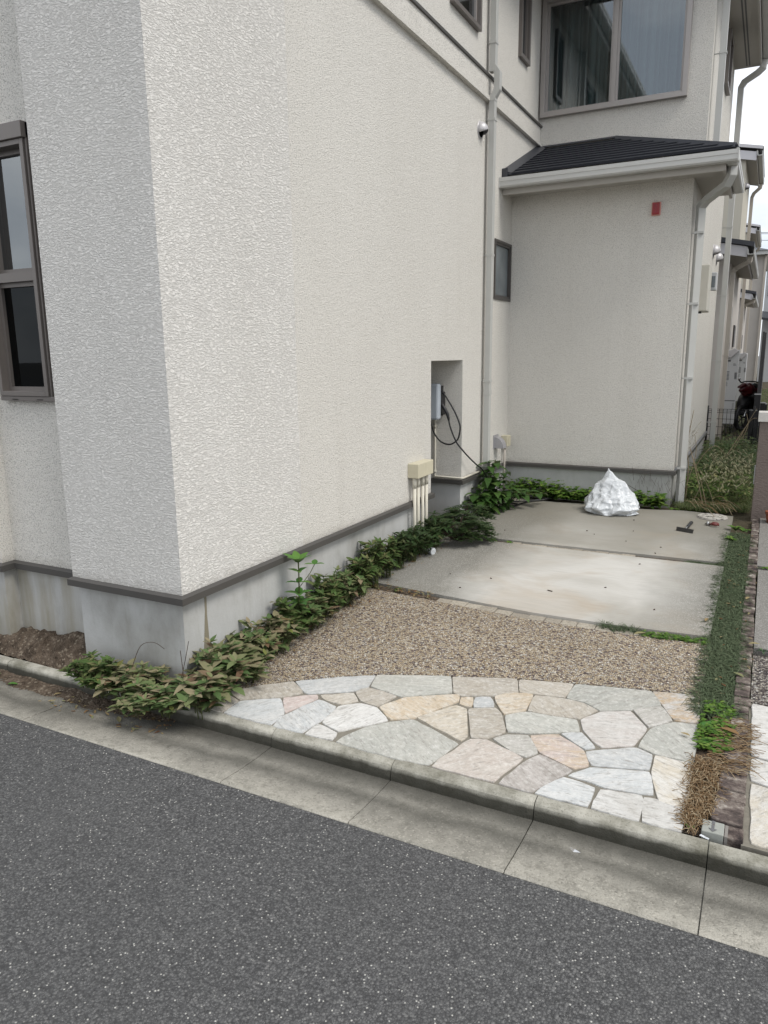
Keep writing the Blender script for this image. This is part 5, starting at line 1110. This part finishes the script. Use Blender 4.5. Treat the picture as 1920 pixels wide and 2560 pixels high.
# broad-leaved plant in front of the drainpipe
bp_ = empty('broadleaf_plant', (-2.03, 5.98, .17), 'tall broad leaved green plant in front of the drainpipe', 'plant'); lf = MB(); st = MB()
for (ex, ey, ez, n) in ((-2.06, 5.98, .60, 9), (-2.04, 5.90, .50, 9), (-1.96, 6.0, .45, 9), (-2.10, 5.70, .36, 9), (-2.0, 5.78, .34, 9), (-1.88, 5.95, .32, 9), (-1.70, 6.3, .30, 8), (-2.02, 6.02, .62, 9), (-2.10, 5.82, .40, 8), (-1.90, 6.05, .40, 8), (-2.05, 5.75, .30, 7), (-1.82, 6.15, .34, 7), (-1.95, 5.88, .36, 8), (-2.13, 5.65, .30, 6), (-1.80, 6.3, .30, 6), (-1.98, 6.12, .5, 8)):
    b = Vector((-2.03 + rnd(-.03, .03), 5.98 + rnd(-.03, .03), .15)); e_ = Vector((ex, ey, ez)); c = b.lerp(e_, .55) + Vector((0, 0, .05)); pts = smoothpath([b, c, e_], 6); st.tube(pts, .003, 5); n += 4
    for i in range(n):
        q = pts[min(len(pts) - 1, int((.3 + .7 * i / (n - 1)) * (len(pts) - 1)))]; a = i * 2.4 + rnd(-.4, .4); d = Vector((math.cos(a), math.sin(a), rnd(-.1, .5)))
        leafm(lf, q + d * .012, d, (0, 0, 1), rnd(.08, .125), rnd(.06, .085), rnd(.3, .7), rnd(.1, .3), 6, 1.35)
lf.build('foliage', 'leaf_deep', bp_, smooth=True); st.build('stem', 'stem_green', bp_)

def stuff(nm, mbld, mat_, lab):
    return tag(mbld.build(nm, mat_, smooth=True), lab, nm.replace('_', ' '), kind='stuff')
# weeds along the annex foundation
m = MB()
for i in range(760):
    x = rnd(-2.08, -.70); y = 6.70 - abs(random.gauss(0, 1)) * .085; h = rnd(.02, .13) * (1.4 if x < -1.6 else 1)
    if -1.3 < x < -.9 and y < 6.5: continue
    a = rnd(0, 6.28); z = .195
    for j in range(random.choice((2, 3, 4))):
        b = a + j * 2.1 + rnd(-.4, .4); L = rnd(.03, .062); leafm(m, (x + math.cos(b) * .01, y + math.sin(b) * .01, z + h * rnd(.5, 1)), (math.cos(b), math.sin(b), rnd(-.05, .7)), (0, 0, 1), L, L * rnd(.55, .95), .3, .2, 4, 1.2)
stuff('weeds', m, 'leaf_bright', 'bright green weeds growing along the annex foundation')
# mondo grass strip
def tuft(m, x, y, z, n, L, spread, w_=.0032, nl=3):
    for i in range(n):
        a = rnd(0, 6.28); l = L * rnd(.6, 1.15); d = Vector((math.cos(a) * spread, math.sin(a) * spread, rnd(.6, 1.1))).normalized(); s = Vector((-math.sin(a), math.cos(a), 0)) * w_ * .5; p = Vector((x + rnd(-.006, .006), y + rnd(-.006, .006), z)); vs = []
        for k_ in range(nl + 1):
            t = k_ / nl; c = p + d * l * t + Vector((d.x, d.y, 0)) * l * .35 * t * t - Vector((0, 0, 1)) * l * .6 * t * t * t; q = 1 - .75 * t; vs += [c - s * q, c + s * q]
        m.mesh(vs, [(2 * k_, 2 * k_ + 1, 2 * k_ + 3, 2 * k_ + 2) for k_ in range(nl)])
gl = lambda y: lerp(-.128, -.155, (y - 3.0) / 3.0); gr = lambda y: lerp(-.005, -.022, (y - 3.0) / 3.0)
m = MB()
for i in range(1500):
    y = rnd(3.02, 5.95); x = rnd(gl(y) - .012, gr(y) + .006) if random.random() < .9 else rnd(gl(y) - .03, gr(y) + .012); tuft(m, x, y, gz(y) - .008, 10, rnd(.05, .085), 1.0, .0048)
for i in range(330):   # side runs in the joints
    x = rnd(-.47, -.13); y = j1n(x) + rnd(.0, .085); tuft(m, x, y, gz(y) - .012, 8, rnd(.022, .042), .8)
for i in range(10): tuft(m, rnd(-.66, -.48), j1n(-.6) + rnd(.03, .09), gz(3.8) - .01, 12, .06, .7)
for i in range(130):
    x = rnd(-.38, -.13); y = 5.11 + rnd(-.03, .03); tuft(m, x, y, gz(y) - .012, 8, .035, .8)
stuff('grass', m, 'leaf_mondo', 'dense dark green mondo grass strip beside the driveway')
m = MB()
for x, y in ((-.655, 3.80), (-.60, 3.80), (-.575, 3.79), (-.53, 3.79), (-.495, 3.77), (-.64, 3.78)): tuft(m, x, y, gz(y) - .01, 22, .075, .75, .004)
stuff('grass', m, 'leaf_mondo', 'tufts of dark grass standing in the near slab joint')
# dead brown grass near the kerb
m = MB()
for i in range(1000):
    y = rnd(2.25, 2.66); x = rnd(-.115, lerp(-.075, -.032, min(1, max(0, (y - 2.30) / .1)))) + random.gauss(0, .006); z = gz(y) - .006; a = rnd(0, 6.28); l = rnd(.02, .055); b = a + rnd(-1.2, 1.2)
    m.tube([(x, y, z + rnd(0, .018)), (x + math.cos(a) * l * .5, y + math.sin(a) * l * .5, z + rnd(.004, .03)), (x + math.cos(a) * l * .5 + math.cos(b) * l * .5, y + math.sin(a) * l * .5 + math.sin(b) * l * .5, z + rnd(.0, .022))], .0012, 3, False)
for i in range(230):
    y = rnd(2.60, 2.98); x = rnd(-.08, .04); z = gz(y) + .004; a = rnd(-.5, .7); l = rnd(.03, .09); b = a + rnd(-.5, .5)
    m.tube([(x, y, z + rnd(0, .012)), (x + math.cos(a) * l * .5, y + math.sin(a) * l * .5, z + rnd(.004, .02)), (x + math.cos(a) * l * .5 + math.cos(b) * l * .5, y + math.sin(a) * l * .5 + math.sin(b) * l * .5, z + rnd(.0, .014))], .0012, 3, False)
stuff('dry_grass', m, 'leaf_dry', 'tangled dead brown grass beside the bricks near the kerb')
m = MB(); 
for a, b in ((2.236, 3.0), (3.0, 6.0)): m.quad((-.135 if a < 3 else -.17, a, gz(a) - .012), (.0, a, gz(a) - .012), (.0, b, gz(b) - .012), (-.17 if b > 3 else -.135, b, gz(b) - .012))
tag(m.build('soil', 'soil'), 'dark soil under the grass strip', kind='structure')
# low green weeds in the strip
def rosette(x, y, n, L, mat_, lab, tilt=.5, W=.45):
    m = MB(); e_ = empty('weed', (x, y, gz(y)), lab, 'weed', 'broad leaved weeds in the grass strip')
    for i in range(n): a = i * 2.4 + rnd(-.3, .3); leafm(m, (x, y, gz(y) + .006), (math.cos(a), math.sin(a), tilt * rnd(.5, 1.4)), (0, 0, 1), L * rnd(.7, 1.15), L * W * rnd(.8, 1.1), .45, .25, 5, 1.1)
    m.build('foliage', mat_, e_, smooth=True)
rosette(-.068, 2.79, 9, .060, 'leaf_fresh', 'rosette of broad green leaves above the dead grass', .35)
rosette(-.095, 2.92, 7, .045, 'leaf_fresh', 'small weed between the dead grass and the green strip', .5, .6)
rosette(-.045, 2.97, 8, .045, 'leaf_bright', 'weed on the brick side of the strip', .5, .6); rosette(-.085, 3.07, 9, .045, 'leaf_bright', 'yellow green weed at the near end of the dark grass', .6, .6)
rosette(-.022, 3.06, 7, .04, 'leaf_bright', 'small weed against the bricks', .5, .6); rosette(-.098, 2.25, 5, .018, 'leaf_bright', 'tiny green weed in the dead grass beside the kerb', .5, .7)
rosette(-.115, 6.02, 9, .10, 'leaf_bright', 'large pale green dock leaves at the far end of the strip', 1.5, .42); rosette(-.06, 6.0, 7, .085, 'leaf_bright', 'pale green dock near the gate wall', 1.0, .45); rosette(-.14, 5.75, 7, .07, 'leaf_bright', 'pale weed edging the far slab', .7, .45)
rosette(.20, 3.73, 9, .05, 'leaf_dark', 'dark weed in the joint of the next driveway', .6, .3); rosette(.09, 3.75, 7, .04, 'leaf_mondo', 'small dark weed beside the bricks', .6, .3); rosette(.10, 5.13, 8, .06, 'leaf_bright', 'weed in the far joint of the next driveway', .4, .3)
rosette(-.62, 6.58, 8, .06, 'leaf_bright', 'weed at the foot of the annex corner', .5, .5)
rosette(-1.72, 5.09, 7, .05, 'leaf_bright', 'small weed in the far slab joint', .4, .45); rosette(-1.60, 5.10, 6, .045, 'leaf_bright', 'second small weed in the far slab joint', .4, .45)
rosette(-1.90, 3.86, 6, .04, 'leaf_olive', 'little weed at the left end of the near slab joint', .4, .45)
# scattered small green in the strip
m = MB()
for i in range(150):
    y = rnd(2.72, 3.12); x = rnd(-.12, -.005); a = rnd(0, 6.28); L = rnd(.014, .026)
    for j in range(3): leafm(m, (x, y, gz(y) + rnd(0, .02)), (math.cos(a + j * 2.1), math.sin(a + j * 2.1), rnd(.2, .7)), (0, 0, 1), L, L * .75, .3, .2, 3)
for i in range(90):
    x = rnd(-.45, -.15); y = j1n(x) + rnd(-.01, .06); a = rnd(0, 6.28); L = rnd(.012, .022)
    for j in range(3): leafm(m, (x, y, gz(y) + rnd(0, .01)), (math.cos(a + j * 2.1), math.sin(a + j * 2.1), rnd(.2, .7)), (0, 0, 1), L, L * .8, .3, .2, 3)
stuff('clover', m, 'leaf_bright', 'small round green leaves mixed into the grass strip')
# overgrown passage
m = MB(); md = MB(); mh_ = MB()
for i in range(5200):
    y = 6.62 + rnd(0, 1) ** 1.25 * 4.6; x = rnd(-.63, -.045) if y > 6.72 else rnd(-.60, -.20); h = rnd(.08, .20) * (1 + .25 * (y - 6.6) * .35)
    if y < 7.0: h *= .7
    if 7.2 < y < 9 and x > -.35: h *= 1.4
    tuft(m if random.random() < (.80 if y < 8 else .40) else md, x, y, .185, 5, h, .45, .0042)
for i in range(1500):
    y = 6.9 + rnd(0, 4.2); x = rnd(-.62, -.045); z = .2 + rnd(.02, .20); a = rnd(0, 6.28); L = rnd(.03, .06)
    for j in range(3): leafm(md if y > 8 else m, (x, y, z), (math.cos(a + j * 2.1), math.sin(a + j * 2.1), rnd(-.1, .6)), (0, 0, 1), L, L * .5, .3, .2, 3)
for i in range(420):
    y = rnd(6.75, 8.6); x = rnd(-.45, -.06); h = rnd(.14, .30); a = rnd(0, 6.28); q = Vector((x, y, .19 + h)); d = Vector((math.cos(a) * .6, math.sin(a) * .6, .7)).normalized(); mh_.tube([q, q + d * .018, q + d * .042 - Vector((0, 0, .006))], [.003, .0055, .002], 5)
stuff('weeds', m, 'leaf_weed', 'tall straggly grass filling the side passage'); stuff('weeds', md, 'leaf_olive', 'darker leafy weeds in the side passage'); stuff('seed_heads', mh_, 'seed_head', 'pale seed heads of the passage grass')
m = MB()
for i in range(1300):
    y = rnd(6.95, 7.9); x = rnd(-.60, -.25); z = .20 + rnd(.03, .12); a = rnd(0, 6.28); leafm(m, (x, y, z), (math.cos(a), math.sin(a), rnd(.1, .8)), (0, 0, 1), rnd(.02, .045), .009, .3, .2, 3)
stuff('weeds', m, 'leaf_bright', 'patch of bright feathery weeds in the passage')
for y0, y1_, n_ in ((11.4, 30, 2500),):
    m = MB()
    for i in range(n_): y = rnd(y0, y1_); tuft(m, rnd(-.7, .6), y, .18, 4, rnd(.06, .14), .5, .008)
    stuff('grass', m, 'leaf_olive', 'grass beyond the mesh fence')
# dry stalks against the annex corner
m = MB(); random.seed(21)
def stalk(pts, r=.0035):
    P = smoothpath(pts, 5); m.tube(P, [lerp(r, r * .45, i / (len(P) - 1)) for i in range(len(P))], 5)
stalk([(-.56, 6.95, .2), (-.55, 6.92, .5), (-.57, 6.90, .72), (-.54, 6.9, 1.02)], .006); stalk([(-.57, 6.93, .3), (-.50, 6.92, .62), (-.52, 6.95, .80)], .004); stalk([(-.40, 6.80, .2), (-.47, 6.85, .45), (-.55, 6.9, .70)], .005); stalk([(-.37, 6.78, .2), (-.44, 6.84, .42), (-.55, 6.92, .68)], .004)
stalk([(-.53, 7.3, .45), (-.45, 7.3, .60), (-.36, 7.3, .67), (-.28, 7.35, .58)], .004); stalk([(-.28, 7.4, .55), (-.20, 7.4, .72), (-.10, 7.4, .90), (-.05, 7.3, .93)], .004); stalk([(-.22, 7.5, .62), (-.13, 7.5, .85), (-.06, 7.5, 1.0)], .003); stalk([(-.16, 7.5, .72), (-.12, 7.5, .85), (-.14, 7.5, .95)], .003)
stalk([(-.50, 6.8, .2), (-.44, 6.8, .35), (-.42, 6.82, .46)], .003); stalk([(-.30, 6.7, .2), (-.36, 6.75, .36), (-.45, 6.8, .52)], .003)
for i in range(16): a = rnd(0, 6.28); q = (-.545 + rnd(-.02, .02), 6.9, rnd(.6, .85)); m.tube([q, (q[0] + rnd(-.05, .07), q[1] + rnd(-.05, .05), q[2] + rnd(.0, .10))], .0013, 4)
tag(m.build('dry_stalks', 'twig', smooth=True), 'bent dry pale stalks standing by the annex corner drainpipe', 'twigs')
m = MB()
for i in range(26): y = rnd(6.45, 6.75); x = rnd(-.55, -.22); a = rnd(-.9, .3); l = rnd(.08, .20); z = .22 + rnd(0, .06); m.tube([(x, y, z + .03), (x + math.cos(a) * l * .5, y + math.sin(a) * l * .5, z + .03), (x + math.cos(a) * l, y + math.sin(a) * l, z - .02)], .0018, 4)
tag(m.build('straw', 'leaf_dry', smooth=True), 'pile of pale cut straw beside the round lid', 'straw')
m = MB()
for k_ in range(4):
    stx = -.95 + .12 * k_; 
    for i in range(9): q = Vector((stx + rnd(-.05, .08), 6.66, .3 + rnd(0, .12))); m.tube([q, q + Vector((rnd(-.05, .05), rnd(-.02, .02), rnd(.03, .13)))], .0009, 3)
m.tube(smoothpath([(-.62, 6.60, .21), (-.80, 6.60, .27), (-.98, 6.62, .36), (-1.08, 6.66, .40)], 6), .0022, 4)
tag(m.build('twigs', 'twig_dark'), 'thin dark dead twigs against the annex foundation', 'twigs')
for pts, lab in ((((-2.36, 2.16, .18), (-2.34, 2.20, .27), (-2.28, 2.22, .29), (-2.22, 2.22, .27)), 'bare dark twig arching over the front shrubs'), (((-2.12, 2.2, .15), (-2.10, 2.22, .26), (-2.08, 2.22, .33)), 'bare dark twig standing at the house corner, the taller one'), (((-2.10, 2.2, .15), (-2.13, 2.22, .28)), 'short bare twig just left of the tall twig at the house corner')):
    tag(MB().tube(smoothpath([Vector(q) for q in pts], 4), .0014, 4).build('twig', 'twig_dark'), lab, 'twig')
# leaf debris under the shrubs and in the joint
m = MB()
for i in range(420):
    if i < 260: x = rnd(-2.12, -1.95) if i % 2 else rnd(-2.8, -2.1); y = rnd(2.3, 5.1) if i % 2 else rnd(2.0, 2.22)
    elif i < 340: x = rnd(-2.1, -1.65); y = j1n(x) + rnd(0, .09)
    else: x = rnd(-.12, .05); y = rnd(2.55, 5.9)
    a = rnd(0, 6.28); L = rnd(.012, .03); z = (gz(y) + .004) if y > 2.2 else -.018; leafm(m, (x, y, z + rnd(0, .008)), (math.cos(a), math.sin(a), rnd(-.1, .4)), (0, 0, 1), L, L * .45, .1, .4, 3)
stuff('leaf_litter', m, 'leaf_fallen', 'dry leaf crumbs under the shrubs and on the bricks')
FL = [(-3.10, 2.075, -.018, .055, .3, 'leaf_fresh', 'pale green fallen leaf on the soil in the gutter, leftmost'), (-3.22, 2.09, -.016, .05, 1.9, 'leaf_fresh', 'narrow fallen leaf at the left edge of the picture'),
      (-2.80, 2.09, -.016, .035, .8, 'leaf_fallen', 'small pale leaf in the gutter below the soil heap'), (-2.33, 2.04, -.02, .05, 2.5, 'leaf_fallen', 'curled brown leaf in the gutter left of the overhanging shrub'),
      (-.49, 3.71, .10, .06, .5, 'leaf_fallen', 'pinkish brown leaf at the end of the near joint'), (.02, 3.40, .095, .05, 2.6, 'leaf_fallen', 'tan fallen leaf on the bricks beside the gravel'),
      (.03, 3.79, .11, .05, .2, 'leaf_fallen', 'grey leaf on the bricks by the next driveway joint'), (.0, 4.45, .13, .045, 1.2, 'leaf_fallen', 'orange leaf on the bricks halfway up'),
      (-.18, 4.02, .115, .045, 1.4, 'leaf_fallen', 'orange leaf at the edge of the pale slab'), (.02, 2.87, .08, .07, 2.9, 'leaf_fallen', 'long dry leaf across the bricks by the broad weed'), (-.145, 2.80, .07, .035, 3.0, 'leaf_fallen', 'dark red leaf at the flagstone edge')]
for x, y, z, L, a, mt, lab in FL:
    m = MB(); leafm(m, (x, y, z + .006), (math.cos(a), math.sin(a), .12), (0, 0, 1), L, L * .42, .05, .5, 5); o = m.build('fallen_leaf', mt, smooth=True); tag(o, lab, 'leaf', 'fallen leaves')
m = MB()
for x, y in [(rnd(-1.9, -.3), rnd(4.0, 6.2)) for _ in range(16)]: a = rnd(0, 6.28); m.tube([(x, y, gz(y) + .009), (x + math.cos(a) * .012, y + math.sin(a) * .012, gz(y) + .010)], .003, 4)
m.tube([(-1.06, 4.18, gz(4.18) + .01), (-1.03, 4.17, gz(4.18) + .01)], .003, 5)
tag(m.build('crumbs', 'twig_dark'), 'few dark crumbs lying on the concrete slabs', 'litter', kind='stuff')
